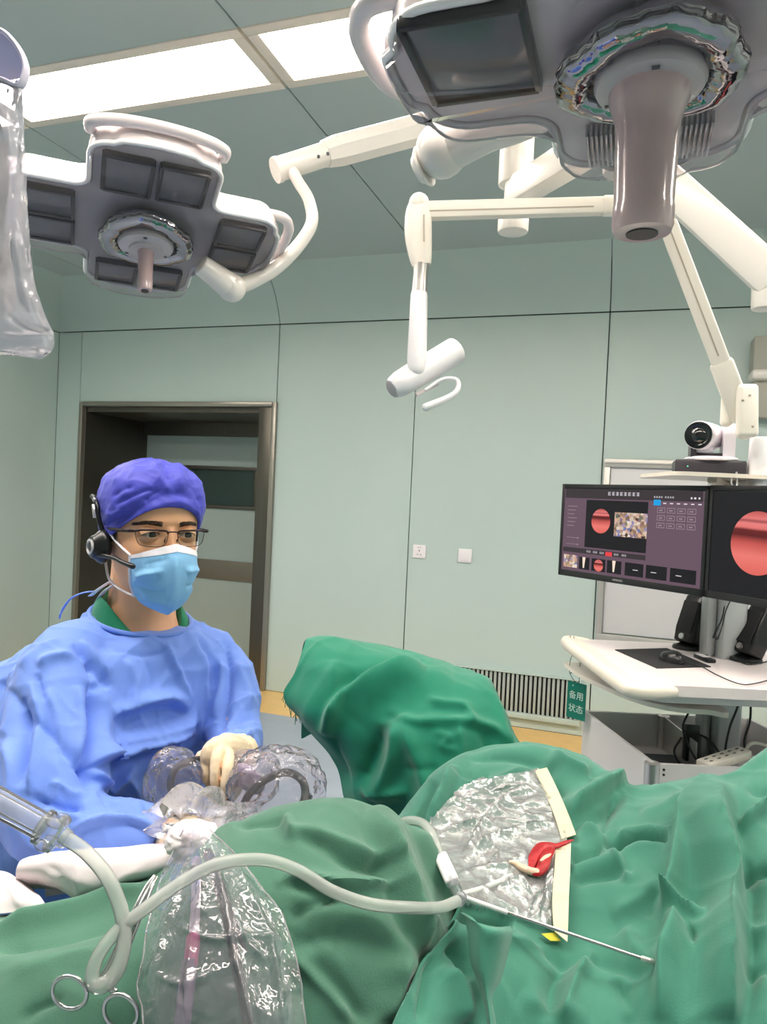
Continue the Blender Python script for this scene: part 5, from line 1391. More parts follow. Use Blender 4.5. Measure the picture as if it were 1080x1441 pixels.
mb = MB(); sheet(mb, A_, 0.002, n_); o = obj('white_cloth', mb, M_whc, None, 60); tag(o, 'rumpled white cloth roll lying in front of the blue gown sleeve', 'cloth', 'white cloths')
wrows = [
 [(-60, 1288, .835), (-10, 1286, .83), (30, 1282, .83), (66, 1276, .835)],
 [(-60, 1262, .85), (-10, 1260, .845), (30, 1262, .84), (62, 1270, .845)],
 [(-60, 1238, .88), (-10, 1236, .875), (20, 1240, .87), (52, 1258, .87)],
 [(-60, 1226, .93), (-10, 1224, .925), (12, 1228, .92), (40, 1248, .91)],
 [(-60, 1260, 1.0), (-10, 1255, 1.0), (12, 1258, .99), (45, 1270, .97)]]
A_, n_ = cloth_grid([PP(r) for r in wrows], [([(0, 1236), (20, 1256), (30, 1280)], 8, 0.005)], 12, 10, 0.002, 18.0, 6)
mb = MB(); sheet(mb, A_, 0.002, n_); o = obj('white_cloth', mb, M_whc, None, 60); tag(o, 'white cloth corner at the left edge on the faded green drape', 'cloth', 'white cloths')
# ================================================================== the seated surgeon
M_skin = mat('skin', (242, 184, 144), 0.48, spec=0.35, var=0.05, vscale=30, subs=0.12, bump=0.06, bscale=600)
M_gown = cloth_mat('blue_gown', (112, 146, 228), 0.10, 0.15, 0.62, 0.04)
M_scrub = cloth_mat('green_scrub', (16, 128, 92), 0.12)
M_cap = cloth_mat('violet_blue_cap', (74, 78, 190), 0.10, 0.1, 0.5, 0.05)
M_mask = cloth_mat('sky_blue_mask', (136, 192, 236), 0.10, 0.1, 0.7, 0.03)
M_mwh = cloth_mat('white_mask_edge', (236, 232, 240), 0.06, 0.1)
M_glove = mat('cream_latex', (240, 218, 186), 0.4, spec=0.4, var=0.05, vscale=40, bump=0.12, bscale=160)
HY = YAW - math.radians(39)      # heading of the face: right of straight at us
def heading(deg):                # level direction, degrees to the right of pointing straight at the camera
    a = math.radians(deg); return (cR * math.sin(a) - cF * math.cos(a)).normalized()
fH = heading(38); lH = UP.cross(fH)              # face forward, subject's left
HO = P(214, 748, 1.27)
def H(x, y, z): return HO + lH * (x * 0.95) + fH * (y * 0.95) + UP * z
fT = heading(50); lT = UP.cross(fT)

# ---- body: one skin for head, neck, trunk, arms, hands and legs
HP = [(-.114, .010, .064, .040), (-.108, .030, .080, .010), (-.098, .043, .086, -.012), (-.083, .054, .088, -.040), (-.062, .063, .089, -.066), (-.040, .0695, .090, -.084), (-.018, .0735, .090, -.096),
      (.004, .0755, .089, -.101), (.024, .0765, .091, -.104), (.046, .0765, .090, -.104), (.068, .073, .083, -.099), (.090, .063, .068, -.087), (.106, .047, .048, -.066), (.116, .028, .024, -.042), (.120, .010, .0, -.020)]
def head_ring(z, w, fr, bk, n=48, grow=0.0, pw=0.86):
    out = []
    yc = (fr + bk) / 2 if bk < fr else 0
    yc = min(yc, 0.0) * 0.4
    for k in range(n):
        a = 2 * math.pi * k / n
        c, s = math.cos(a), math.sin(a)
        x = (w + grow) * (abs(s) ** pw) * (1 if s >= 0 else -1)
        y = yc + ((fr + grow - yc) if c >= 0 else (yc - bk + grow)) * (abs(c) ** 0.92) * (1 if c >= 0 else -1)
        out.append(H(x, y, z))
    return out
body = MB()
hp = catmull([Vector((a, b, c)) for a, b, c, d in HP], 3); hq = catmull([Vector((a, d, 0)) for a, b, c, d in HP], 3)
body.rings([head_ring(p.x, p.y, p.z, q.y) for p, q in zip(hp, hq)])
NB = P(198, 893, 1.30)                           # base of the neck
body.tube([H(0, -.03, -.04), H(0, -.035, -.09), NB + UP * 0.035, NB - UP * 0.05], [.055, .056, .060, .085], seg=28)
SR, SL = P(86, 935, 1.17), P(314, 915, 1.40)
def trunk_ring(c, hw, hd, n=40, pw=0.8, ld=None, fd=None):
    ld = ld or lT; fd = fd or fT
    return [c + ld * (hw * (abs(math.cos(a)) ** pw) * (1 if math.cos(a) > 0 else -1)) + fd * (hd * (abs(math.sin(a)) ** pw) * (1 if math.sin(a) > 0 else -1)) for a in [2 * math.pi * k / n for k in range(n)]]
TC = [P(196, 905, 1.30), P(190, 935, 1.30), P(178, 1000, 1.30), P(165, 1080, 1.30), P(152, 1170, 1.30), P(145, 1270, 1.30), P(143, 1350, 1.30)]
TH = [(.09, .07), (.13, .08), (.15, .10), (.15, .11), (.155, .115), (.17, .12), (.16, .12)]
body.rings([trunk_ring(c, *h) for c, h in zip(TC, TH)])
ER, WR = P(58, 1128, 1.05), P(222, 1186, .985)
EL, WL = P(330, 1040, 1.23), P(338, 1062, 1.14)
body.tube([P(150, 930, 1.27), P(106, 950, 1.21), P(86, 985, 1.15), P(78, 1050, 1.10), P(74, 1110, 1.05), P(84, 1148, 1.02), P(118, 1170, 1.0), P(170, 1181, .985), WR, WR.lerp(P(262, 1178, .955), .7)], [.045, .050, .048, .042, .036, .032, .029, .027, .026, .024], seg=20)
body.tube([P(245, 925, 1.33), P(290, 942, 1.355), P(314, 968, 1.33), P(323, 1010, 1.28), P(330, 1040, 1.23), WL, WL.lerp(P(318, 1064, 1.085), .7)], [.042, .044, .040, .036, .030, .026, .024], seg=20)
# hands: palm and five separate fingers each
LHAND = dict(palm=[(340, 1066, 1.13), (328, 1063, 1.105), (314, 1062, 1.085), (305, 1062, 1.075)],
  f=[[(302, 1057, 1.11), (282, 1064, 1.105), (277, 1082, 1.095), (283, 1094, 1.10)],
     [(306, 1056, 1.085), (291, 1063, 1.068), (289, 1089, 1.055), (295, 1104, 1.062)],
     [(313, 1056, 1.07), (305, 1064, 1.040), (303, 1096, 1.026), (306, 1113, 1.035)],
     [(322, 1062, 1.06), (321, 1078, 1.030), (318, 1104, 1.018), (317, 1122, 1.026)],
     [(334, 1076, 1.095), (336, 1094, 1.070), (334, 1108, 1.06), (328, 1120, 1.055)]])
RHAND = dict(palm=[(232, 1184, .985), (248, 1178, .965), (262, 1172, .95), (272, 1172, .945)],
  f=[[(276, 1186, .955), (288, 1188, .945), (292, 1199, .935), (284, 1206, .935)],
     [(277, 1179, .948), (292, 1179, .938), (297, 1190, .928), (290, 1199, .926)],
     [(276, 1172, .945), (292, 1169, .938), (300, 1178, .928), (296, 1188, .922)],
     [(272, 1166, .948), (286, 1160, .944), (297, 1165, .934), (298, 1175, .926)],
     [(252, 1170, .955), (262, 1160, .935), (272, 1160, .922), (280, 1166, .915)]])
def hand(mb, D, k=1.0):
    pl_ = PP(D['palm']); 
    mb.tube(pl_, [.024 * k, .029 * k, .031 * k, .026 * k], seg=18, flat=0.62, smooth=4, round_ends=True, hint=fT)
    rad = [(.0078, .0070, .0064, .0056), (.0084, .0076, .0070, .0060), (.0086, .0078, .0072, .0062), (.0084, .0076, .0071, .0061), (.0102, .0092, .0082, .0070)]
    mid = pl_[2]
    for ch, r in zip(D['f'], rad):
        c = PP(ch); c = [mid.lerp(c[0], 0.5)] + c
        mb.tube(c, [r[0] * k * 1.1] + [q * k for q in r], seg=12, smooth=4, round_ends=True)
hand(body, LHAND, 0.92); hand(body, RHAND, 0.92)
HPV = P(143, 1340, 1.30)
for sgn in (-1, 1):
    h0 = HPV + lT * (0.085 * sgn); kd = heading(78 + 8 * -sgn)
    kn = h0 + kd * 0.40 + UP * 0.0; ft = Vector((kn.x, kn.y, 0.10)) - kd * 0.02
    body.tube([h0, h0.lerp(kn, .5), kn, kn.lerp(ft, .35), ft], [.085, .075, .056, .054, .038], seg=18)
    body.tube([ft - kd * 0.05 - UP * 0.055, ft + kd * 0.05 - UP * 0.055, ft + kd * 0.15 - UP * 0.065], [.042, .042, .032], seg=16, flat=0.8, round_ends=True, hint=UP)
    body.tube([ft, ft - UP * 0.06], [.038, .04], seg=14)
A, FS, NN = voxel(body, 0.0033, 5, 0.5)
# features of the face pushed out of or into the skin
q = A - np.array(HO); lx, ly, lz = q @ np.array(lH) / 0.95, q @ np.array(fH) / 0.95, q @ np.array(UP)
def g(x0, z0, sx, sz): return np.exp(-((lx - x0) / sx) ** 2 - ((lz - z0) / sz) ** 2)
face = np.clip((ly - 0.02) / 0.03, 0, 1) * np.clip((0.2 - ly) / 0.05, 0, 1) * (np.abs(lx) < 0.09) * (np.abs(lz) < 0.13)
dy = np.zeros(len(A))
for s_ in (-1, 1):
    dy += -0.0135 * g(0.034 * s_, 0.000, 0.016, 0.012) + 0.0035 * g(0.030 * s_, 0.021, 0.024, 0.007) + 0.005 * g(0.046 * s_, -0.030, 0.020, 0.018)
    dy += 0.008 * g(0.011 * s_, -0.046, 0.007, 0.008)
nose_z = np.clip((0.010 - lz) / 0.058, 0, 1)
dy += np.where((lz < 0.012) & (lz > -0.060), 1, 0) * (0.004 + 0.020 * nose_z) * np.exp(-(lx / (0.0075 + 0.006 * nose_z)) ** 2) * np.clip((lz + 0.060) / 0.012, 0, 1)
dy += 0.004 * g(0, -0.072, 0.020, 0.004) - 0.003 * g(0, -0.0765, 0.022, 0.002) + 0.0045 * g(0, -0.081, 0.017, 0.004) + 0.007 * g(0, -0.103, 0.018, 0.010)
A = A + (dy * face)[:, None] * np.array(fH)[None, :]
pm = MB(); pm.v = [tuple(p) for p in A]; pm.f = FS; pm.m = [0] * len(FS)
# ears
for s_ in (-1, 1):
    e = H(0.077 * s_, -0.012, -0.008)
    pm.ball(e, 0.03, 18, (0.28, 0.62, 1.05), (lH, fH, UP))
SEAT = P(143, 1340, 1.30)
person = thing('person', 'seated person in blue gown, violet cap and blue mask watching the screens', 'person', Vector((SEAT.x, SEAT.y, 0.0)))
obj('body', pm, M_skin, person, 180)

# ---- eyes, brows, hair
for s_ in (-1, 1):
    ec = H(0.0325 * s_, 0.0745, -0.001)
    b = MB(); b.ball(ec, 0.0122, 24, (1, 1, 1), (lH, UP, fH)); ey = obj('eyeball', b, mat('eye_white', (226, 216, 210), 0.2, spec=0.5), person, 180)
    gz_ = (fH + lH * 0.16 + UP * 0.0).normalized()
    b = MB(); b.lathe([(0.0066, 0.01055), (0.0056, 0.0116), (0.0035, 0.0123), (0.001, 0.0125)], ec, gz_, seg=24); o = obj('iris', b, mat('dark_iris', (28, 18, 14), 0.1, spec=0.6), person, 180); o.parent = ey
    # lids: two skin shells leaving an almond opening
    def lid(up):
        rows = []
        for i in range(9):
            t = i / 8                                   # from the opening's edge outwards
            r = []
            for k in range(17):
                a = -1 + 2 * k / 16
                el = (0.0050 * (1 - a * a) ** 0.8 + 0.0004 - 0.0008 * a * s_) if up else -(0.0034 * (1 - a * a) ** 0.7 + 0.0004)
                z = el + (0.0105 if up else -0.009) * t
                x = 0.0152 * a * (1 + 0.15 * t)
                rr = 0.0136
                y = math.sqrt(max(rr * rr - min(x * x * 0.62 + z * z, rr * rr * 0.98), 0.0))
                y = y * (1 - 0.22 * t * t)
                r.append(ec + lH * x + UP * z + fH * y)
            rows.append(r)
        return rows
    for up in (True, False):
        L_ = lid(up); A_ = np.array([[tuple(p) for p in r] for r in L_]); n_ = normals_grid(A_); n_ *= np.sign((n_ * np.array(fH)).sum(axis=2).mean())
        b = MB(); sheet(b, A_, 0.0012, n_); o = obj('eyelid', b, M_skin, person, 60); 
        if up:
            b = MB(); b.tube([p + fH * 0.0004 for p in L_[0]], 0.00075, seg=6); o2 = obj('lash_line', b, mat('black_hair', (20, 17, 16), 0.5), person, 60); o2.parent = o
    # brow: a tapered strip of short strokes lying on the brow ridge
    b = MB(); n0 = len(A)
    rnd = random.Random(5 + s_)
    fl = A[face > 0.3]; fq = fl - np.array(HO); fx_, fz_, fy_ = fq @ np.array(lH) / 0.95, fq @ np.array(UP), fq @ np.array(fH) / 0.95
    def skin_y(x, z):
        w = np.exp(-((fx_ - x) ** 2 + (fz_ - z) ** 2) / (2 * 0.003 ** 2)) * (fy_ > 0.03); return float((w * fy_).sum() / (w.sum() + 1e-9))
    for k in range(190):
        t = rnd.random(); x = 0.014 + 0.040 * t; z = 0.0170 + 0.0025 * math.sin(min(1, t * 1.1) * math.pi * 0.7) - 0.006 * max(0, t - .6) + rnd.uniform(-1, 1) * 0.0042 * (1 - 0.45 * t)
        y = skin_y(x * s_, z)
        p0 = H(x * s_, y + 0.0006, z); p1 = H((x + 0.006) * s_, skin_y((x + 0.006) * s_, z + 0.0012) + 0.0012, z + 0.0010 * (1 - 1.9 * t))
        b.tube([p0, p0.lerp(p1, 0.5), p1], [0.0004, 0.0005, 0.0002], seg=4)
    o = obj('eyebrow', b, mat('brow_hair', (66, 46, 38), 0.6), person, 60); o['kind'] = 'stuff'
b = MB()
for s_ in (-1, 1):
    rows = [[H(s_ * (0.0768 + 0.0008), 0.030 - 0.028 * k / 5, 0.035 - 0.05 * i / 6) + lH * (s_ * (0.0015 - 0.0022 * abs(k - 2.5) / 2.5)) for k in range(6)] for i in range(7)]
    A_ = np.array([[tuple(p) for p in r] for r in rows]); n_ = normals_grid(A_); n_ *= np.sign((n_ * np.array(lH * s_)).sum(axis=2).mean()); sheet(b, A_, 0.002, n_)
    o = obj('hair', b, mat('black_hair', (20, 17, 16), 0.5), person, 60); b = MB()

# ---- cap
def cap_point(a, t):
    """a: angle round the head (0 = front), t: 0 at the hem to 1 at the crown"""
    ca = math.cos(a)
    ze = -0.030 + 0.036 * (ca + 1) / 2 + 0.040 * max(0, ca) ** 1.6 - 0.02 * max(0, -ca)
    z = ze + (0.121 - ze) * math.sin(t * math.pi / 2) ** 1.05
    zz = min(max(z, -0.113), 0.1199)
    ps = [p.x for p in hp]; i = max(j for j in range(len(ps)) if ps[j] <= zz) if zz > ps[0] else 0; i = min(i, len(hp) - 2)
    u = (zz - ps[i]) / (ps[i + 1] - ps[i] + 1e-9)
    w = hp[i].y + (hp[i + 1].y - hp[i].y) * u; fr = hp[i].z + (hp[i + 1].z - hp[i].z) * u; bk = hq[i].y + (hq[i + 1].y - hq[i].y) * u
    gr = 0.0055 + 0.010 * math.sin(min(1, t * 1.2) * math.pi) ** 1.0
    c, s = math.cos(a), math.sin(a); yc = min((fr + bk) / 2, 0) * 0.4
    if t > 0.93: w, fr, bk = w * (1 - t) / 0.07 * 0.9 + w * 0.1 * 0, fr * (1 - t) / 0.07, bk * (1 - t) / 0.07
    x = (w + gr * min(1, (1 - t) * 10)) * (abs(s) ** .86) * (1 if s >= 0 else -1)
    y = yc * min(1, (1 - t) * 8) + ((fr + gr * min(1, (1 - t) * 10) - yc) if c >= 0 else (yc - bk + gr * min(1, (1 - t) * 10))) * (abs(c) ** .92) * (1 if c >= 0 else -1)
    return H(x, y, z + 0.006 * math.sin(t * math.pi / 2))
rows = []
na, ntt = 160, 60
for i in range(ntt + 1):
    rows.append([cap_point(2 * math.pi * k / na, min(i / ntt, 0.995)) for k in range(na)])
A_ = np.array([[tuple(p) for p in r] for r in rows]); cc = np.array(H(0, -.01, .03)); n_ = A_ - cc; n_ /= np.linalg.norm(n_, axis=2, keepdims=True)
capf = [([(150, 745), (170, 735), (200, 712), (225, 698), (245, 694), (266, 700), (283, 718)], 13, -0.0075, 0), ([(150, 752), (172, 742), (205, 720), (235, 708), (262, 710), (285, 728)], 10, 0.004),
        ([(160, 712), (180, 700), (205, 690), (224, 686)], 5, -0.005), ([(158, 700), (172, 690), (190, 683)], 5, -0.004), ([(200, 706), (215, 694), (228, 688)], 4, -0.005), ([(228, 650), (236, 662), (240, 676)], 6, -0.009), ([(216, 648), (222, 664), (232, 682), (244, 694)], 6, 0.005), ([(246, 652), (252, 664), (258, 690)], 7, 0.006),
        ([(150, 735), (166, 728), (182, 722)], 4, -0.004), ([(148, 722), (158, 725), (172, 718)], 4, 0.004), ([(268, 676), (276, 692), (284, 712)], 6, -0.004), ([(146, 742), (154, 736), (164, 734)], 3, -0.004)]
A_ = creases(A_, n_, capf, 2, 0.0016, 30.0, None, 1.0, 0.003, 22.0)
# straight edge of the hem tucked to the head, closed crown
b = MB(); G = [[Vector(p) for p in r] for r in A_]
hem = [p.lerp(Vector(cc), 0.05) for p in G[0]]
b.grid([hem] + G, closed_u=True); b.f.append(tuple(range((ntt + 1) * na, (ntt + 2) * na))); b.m.append(0)
cap = obj('surgical_cap', b, M_cap, person, 180)

# ---- mask
Cc = [(.1155, -.013), (.1265, -.038), (.1290, -.058), (.1270, -.080), (.1210, -.103), (.108, -.122), (.090, -.133)]
Ss = [(.058, .061, -.036), (.0585, .061, -.046), (.058, .060, -.057), (.057, .059, -.069), (.055, .057, -.081), (.051, .055, -.093), (.045, .053, -.105)]
rows = []
for (cy, cz), (sx, sy, sz) in zip(Cc, Ss):
    r = []
    for k in range(25):
        u = -1 + 2 * k / 24; t = abs(u); sg = 1 if u >= 0 else -1
        bx, by, bz = sx * 0.92, cy * 0.92, cz * 0.5 + sz * 0.5 - 0.002
        x = 2 * t * (1 - t) * bx + t * t * sx; y = (1 - t) ** 2 * cy + 2 * t * (1 - t) * by + t * t * sy; z = (1 - t) ** 2 * cz + 2 * t * (1 - t) * bz + t * t * sz
        r.append(H(sg * x, y, z))
    rows.append(r)
cols = [catmull([rows[i][j] for i in range(7)], 10) for j in range(25)]
G = [[cols[j][i] for j in range(25)] for i in range(len(cols[0]))]
G = [catmull(r, 4) for r in G]
A_ = np.array([[tuple(p) for p in r] for r in G]); n_ = normals_grid(A_); n_ *= np.sign((n_ * np.array(fH)).sum(axis=2).mean())
mf = [([(190, 812), (205, 808), (218, 806), (232, 802)], 5, 0.005, 1), ([(188, 822), (205, 830), (222, 833), (234, 832)], 5, -0.004), ([(262, 806), (276, 802), (288, 803)], 5, 0.004, 1), ([(262, 826), (275, 822), (284, 815)], 5, -0.004),
      ([(247, 782), (247, 800), (244, 830), (236, 855)], 7, 0.004), ([(200, 795), (225, 790), (240, 786)], 8, -0.002), ([(195, 840), (215, 846), (240, 850)], 7, 0.003)]
A_ = creases(A_, n_, mf, 7, 0.0008, 40.0, None, 1.0)
nr = A_.shape[0]
b = MB(); sheet(b, A_[5:], 0.0015, n_[5:]); mk = obj('face_mask', b, M_mask, person, 60)
b = MB(); sheet(b, A_[:6] + n_[:6] * 0.0008, 0.0015, n_[:6])
o = obj('white_band', b, M_mwh, person, 60); o.parent = mk
for j, sg in ((0, -1), (-1, 1)):
    ed = [Vector(A_[i, j]) for i in range(0, nr, 4)]
    b = MB(); b.tube([p + lH * 0.001 * sg for p in ed], 0.0024, seg=8); o = obj('side_binding', b, M_mwh, person, 60); o.parent = mk
    top, bot = ed[0], ed[-1]
    b = MB()
    if sg < 0:
        b.tube([top, H(-.069, .046, -.024), H(-.0765, .028, -.012), H(-.0805, .010, .001), H(-.082, -.006, .010)], 0.0032, seg=8, smooth=6, flat=0.5)
        b.tube([bot, H(-.056, .036, -.100), H(-.067, .018, -.092), H(-.076, .002, -.078), H(-.080, -.01, -.045)], 0.0030, seg=8, smooth=6, flat=0.5)
    else:
        b.tube([top, H(.080, .02, -.015), H(.083, -.01, .02), H(.080, -.03, .0), H(.083, -.01, -.03), H(.078, .015, -.07), bot], 0.0022, seg=8, smooth=6)
    o = obj('ear_loop', b, M_mwh, person, 60); o.parent = mk

# ---- gown
gown = MB()
NC = P(199, 872, 1.30)
gown.tube([NC - UP * 0.016 + lT * (0.088 * math.cos(a)) + fT * (0.088 * math.sin(a)) - UP * (0.018 * math.sin(a)) for a in [2 * math.pi * j / 40 for j in range(40)]], 0.017, seg=12, closed=True)
gown.tube([NC - UP * 0.040 + lT * (0.092 * math.cos(a)) + fT * (0.092 * math.sin(a)) - UP * (0.014 * math.sin(a)) for a in [2 * math.pi * j / 40 for j in range(40)]], 0.026, seg=12, closed=True)
Gc = [P(199, 880, 1.30), P(198, 884, 1.30), P(194, 900, 1.30), P(184, 930, 1.30), P(172, 985, 1.29), P(162, 1040, 1.28), P(152, 1100, 1.28), P(146, 1180, 1.30), P(142, 1280, 1.30), P(142, 1400, 1.31)]
Gh = [(.078, .078), (.090, .088), (.140, .108), (.195, .130), (.198, .148), (.190, .150), (.185, .140), (.185, .140), (.20, .16), (.21, .18)]
gown.rings([trunk_ring(c, *h, pw=0.85) for c, h in zip(Gc, Gh)])
gown.ball(P(48, 1120, 1.42), 0.21, 30, (1.0, 0.8, 1.15), (lT, fT, UP))
gown.tube([P(138, 935, 1.34), P(70, 985, 1.36), P(20, 1070, 1.40)], [.07, .11, .16], seg=28, smooth=4)          # fullness over the back
gown.tube([P(160, 916, 1.27), P(106, 938, 1.21), P(86, 985, 1.15), P(78, 1050, 1.10), P(72, 1110, 1.05), P(80, 1150, 1.02), P(115, 1172, 1.0), P(170, 1182, .985), P(232, 1184, .975)],
          [.058, .074, .080, .076, .076,   .068, .058, .052, .046], seg=28, smooth=5)
gown.tube([P(240, 912, 1.33), P(290, 934, 1.36), P(318, 965, 1.33), P(326, 1010, 1.28), P(330, 1040, 1.23), P(334, 1058, 1.16)], [.055, .064, .058, .050, .045, .036], seg=26, smooth=5)
A, FS, NN = voxel(gown, 0.0075, 5, 0.5, 1)
vv = np.array(CAM) - A; vv /= np.linalg.norm(vv, axis=1, keepdims=True)
fr = np.clip((NN * vv).sum(axis=1) * 2.5 + 0.3, 0, 1)
gf = [([(126, 960), (129, 1000), (127, 1030), (120, 1075), (123, 1115)], 9, -0.022), ([(110, 965), (114, 1020), (108, 1080)], 14, 0.010), ([(142, 968), (146, 1010), (138, 1060)], 16, 0.010),
      ([(104, 905), (118, 925), (136, 945), (153, 970)], 7, -0.012), ([(112, 900), (130, 925), (152, 952)], 8, 0.008), ([(124, 930), (132, 960), (140, 975)], 6, -0.010),
      ([(54, 940), (70, 930), (90, 926), (104, 928)], 7, 0.009, 1), ([(52, 948), (56, 970), (62, 990)], 6, -0.007),
      ([(234, 900), (246, 935), (258, 965), (268, 984)], 5, 0.007, 1), ([(150, 1008), (180, 998), (208, 988), (238, 984), (268, 998)], 12, 0.014, 1), ([(160, 1020), (200, 1006), (240, 1000), (270, 1010)], 10, -0.006),
      ([(119, 1078), (145, 1066), (172, 1057), (205, 1047), (235, 1040), (275, 1026)], 14, 0.022, 1), ([(150, 1045), (190, 1036), (240, 1025), (285, 1012)], 9, 0.007, 1), ([(165, 1030), (210, 1022), (260, 1008)], 7, -0.005),
      ([(126, 1082), (142, 1100), (158, 1112), (160, 1124)], 8, 0.012), ([(158, 1112), (172, 1094), (190, 1074)], 7, 0.010), ([(140, 1110), (165, 1132), (195, 1136), (225, 1130)], 20, -0.014), ([(175, 1085), (190, 1110), (205, 1150)], 9, 0.009), ([(205, 1080), (225, 1110), (240, 1150)], 9, -0.008), ([(230, 1060), (250, 1085), (262, 1120)], 10, 0.008),
      ([(318, 902), (325, 945), (318, 1000), (300, 1045)], 7, -0.012), ([(310, 920), (312, 965), (300, 1010)], 9, 0.007), ([(330, 930), (345, 965), (352, 1000)], 8, 0.006), ([(304, 1044), (330, 1036), (358, 1034)], 6, 0.010, 1), ([(320, 1020), (340, 1012), (356, 1012)], 6, -0.007), ([(318, 1002), (335, 990), (352, 982)], 6, 0.006), ([(310, 1030), (330, 1022), (350, 1024)], 5, -0.006),
      ([(300, 880), (318, 892), (330, 915)], 6, 0.005), ([(278, 900), (296, 930), (300, 970)], 8, -0.006), ([(262, 890), (285, 930), (292, 990)], 8, 0.006),
      ([(100, 1174), (130, 1160), (178, 1152), (208, 1162), (228, 1182)], 10, 0.012, 1), ([(60, 1140), (90, 1150), (124, 1154)], 8, 0.010), ([(45, 1120), (80, 1135), (120, 1140)], 8, -0.010), ([(43, 1010), (80, 1045), (122, 1092)], 10, -0.009), ([(44, 960), (56, 1010), (50, 1060), (42, 1120)], 9, 0.012), ([(30, 980), (38, 1040), (34, 1110)], 9, -0.014), ([(66, 970), (80, 1010), (84, 1060)], 10, 0.008),
      ([(70, 1100), (100, 1118), (124, 1120)], 7, 0.008), ([(0, 960), (20, 985), (30, 1030)], 12, -0.008), ([(140, 905), (170, 918), (210, 922), (250, 908)], 8, -0.005), ([(10, 1040), (20, 1090), (14, 1150)], 12, 0.010), ([(180, 925), (190, 960), (185, 990)], 12, 0.006), ([(205, 925), (212, 955), (210, 985)], 10, -0.005), ([(85, 900), (60, 915), (30, 940)], 8, 0.006)]
A = creases(A, NN, gf, 5, 0.0035, 11.0, fr, 1.25, 0.006, 9.0)
b = MB(); b.v = [tuple(p) for p in A]; b.f = FS; b.m = [0] * len(FS)
gw = obj('gown', b, M_gown, person, 180)
# neck edge, scrub collar, ties
NC = P(199, 872, 1.30)
def neck_loop(dz, k=1.0):
    return [NC + UP * dz + lT * (0.086 * k * math.cos(a)) + fT * (0.086 * k * math.sin(a)) + UP * (-0.018 * math.sin(a)) for a in [2 * math.pi * j / 40 for j in range(40)]]
b = MB(); b.tube(neck_loop(0.004, 1.02), 0.0046, seg=8, closed=True); o = obj('neck_binding', b, M_gown, person, 60); o.parent = gw
b = MB()
sc = []
for k_, z_, dip in ((0.99, -0.004, 0.0), (0.95, 0.014, 0.018), (0.87, 0.030, 0.042), (0.81, 0.038, 0.054), (0.77, 0.034, 0.056), (0.72, 0.0, 0.03)):
    sc.append([NC + UP * (z_ - dip * max(0, math.sin(a)) ** 1.5 - 0.018 * math.sin(a)) + lT * (0.086 * k_ * math.cos(a)) + fT * (0.086 * k_ * math.sin(a)) for a in [2 * math.pi * j / 64 for j in range(64)]])
b.grid(sc, closed_u=True); obj('scrub_collar', b, M_scrub, person, 60)
b = MB()
for pts in ([(162, 815, 1.26), (150, 822, 1.27), (138, 830, 1.29), (128, 838, 1.32)], [(162, 822, 1.25), (150, 830, 1.255), (142, 838, 1.27), (136, 848, 1.30)]):
    b.tube(PP(pts), 0.006, seg=8, smooth=5, flat=0.25)
o = obj('white_ties', b, M_mwh, person, 60)
b = MB(); b.tube(PP([(134, 832, 1.30), (118, 834, 1.30), (100, 842, 1.30), (88, 858, 1.30), (84, 868, 1.28)]), 0.005, seg=8, smooth=5, flat=0.3); o = obj('gown_tie', b, M_gown, person, 60); o.parent = gw
for D, nm in ((LHAND, 'left'), (RHAND, 'right')):
    gm = MB(); hand(gm, D, 1.06)
    w0, w1 = (WL, PP(D['palm'])[0]) if nm == 'left' else (WR, PP(D['palm'])[0])
    gm.tube([w0.lerp(EL if nm == 'left' else ER, 0.12), w0, w1.lerp(PP(D['palm'])[1], .5)], [.031, .029, .028], seg=18)
    A, FS, NN = voxel(gm, 0.0013, 2, 0.5)
    A = creases(A, NN, [], 3, 0.0006, 90.0)
    b = MB(); b.v = [tuple(p) for p in A]; b.f = FS; b.m = [0] * len(FS)
    obj('glove', b, M_glove, person, 180)

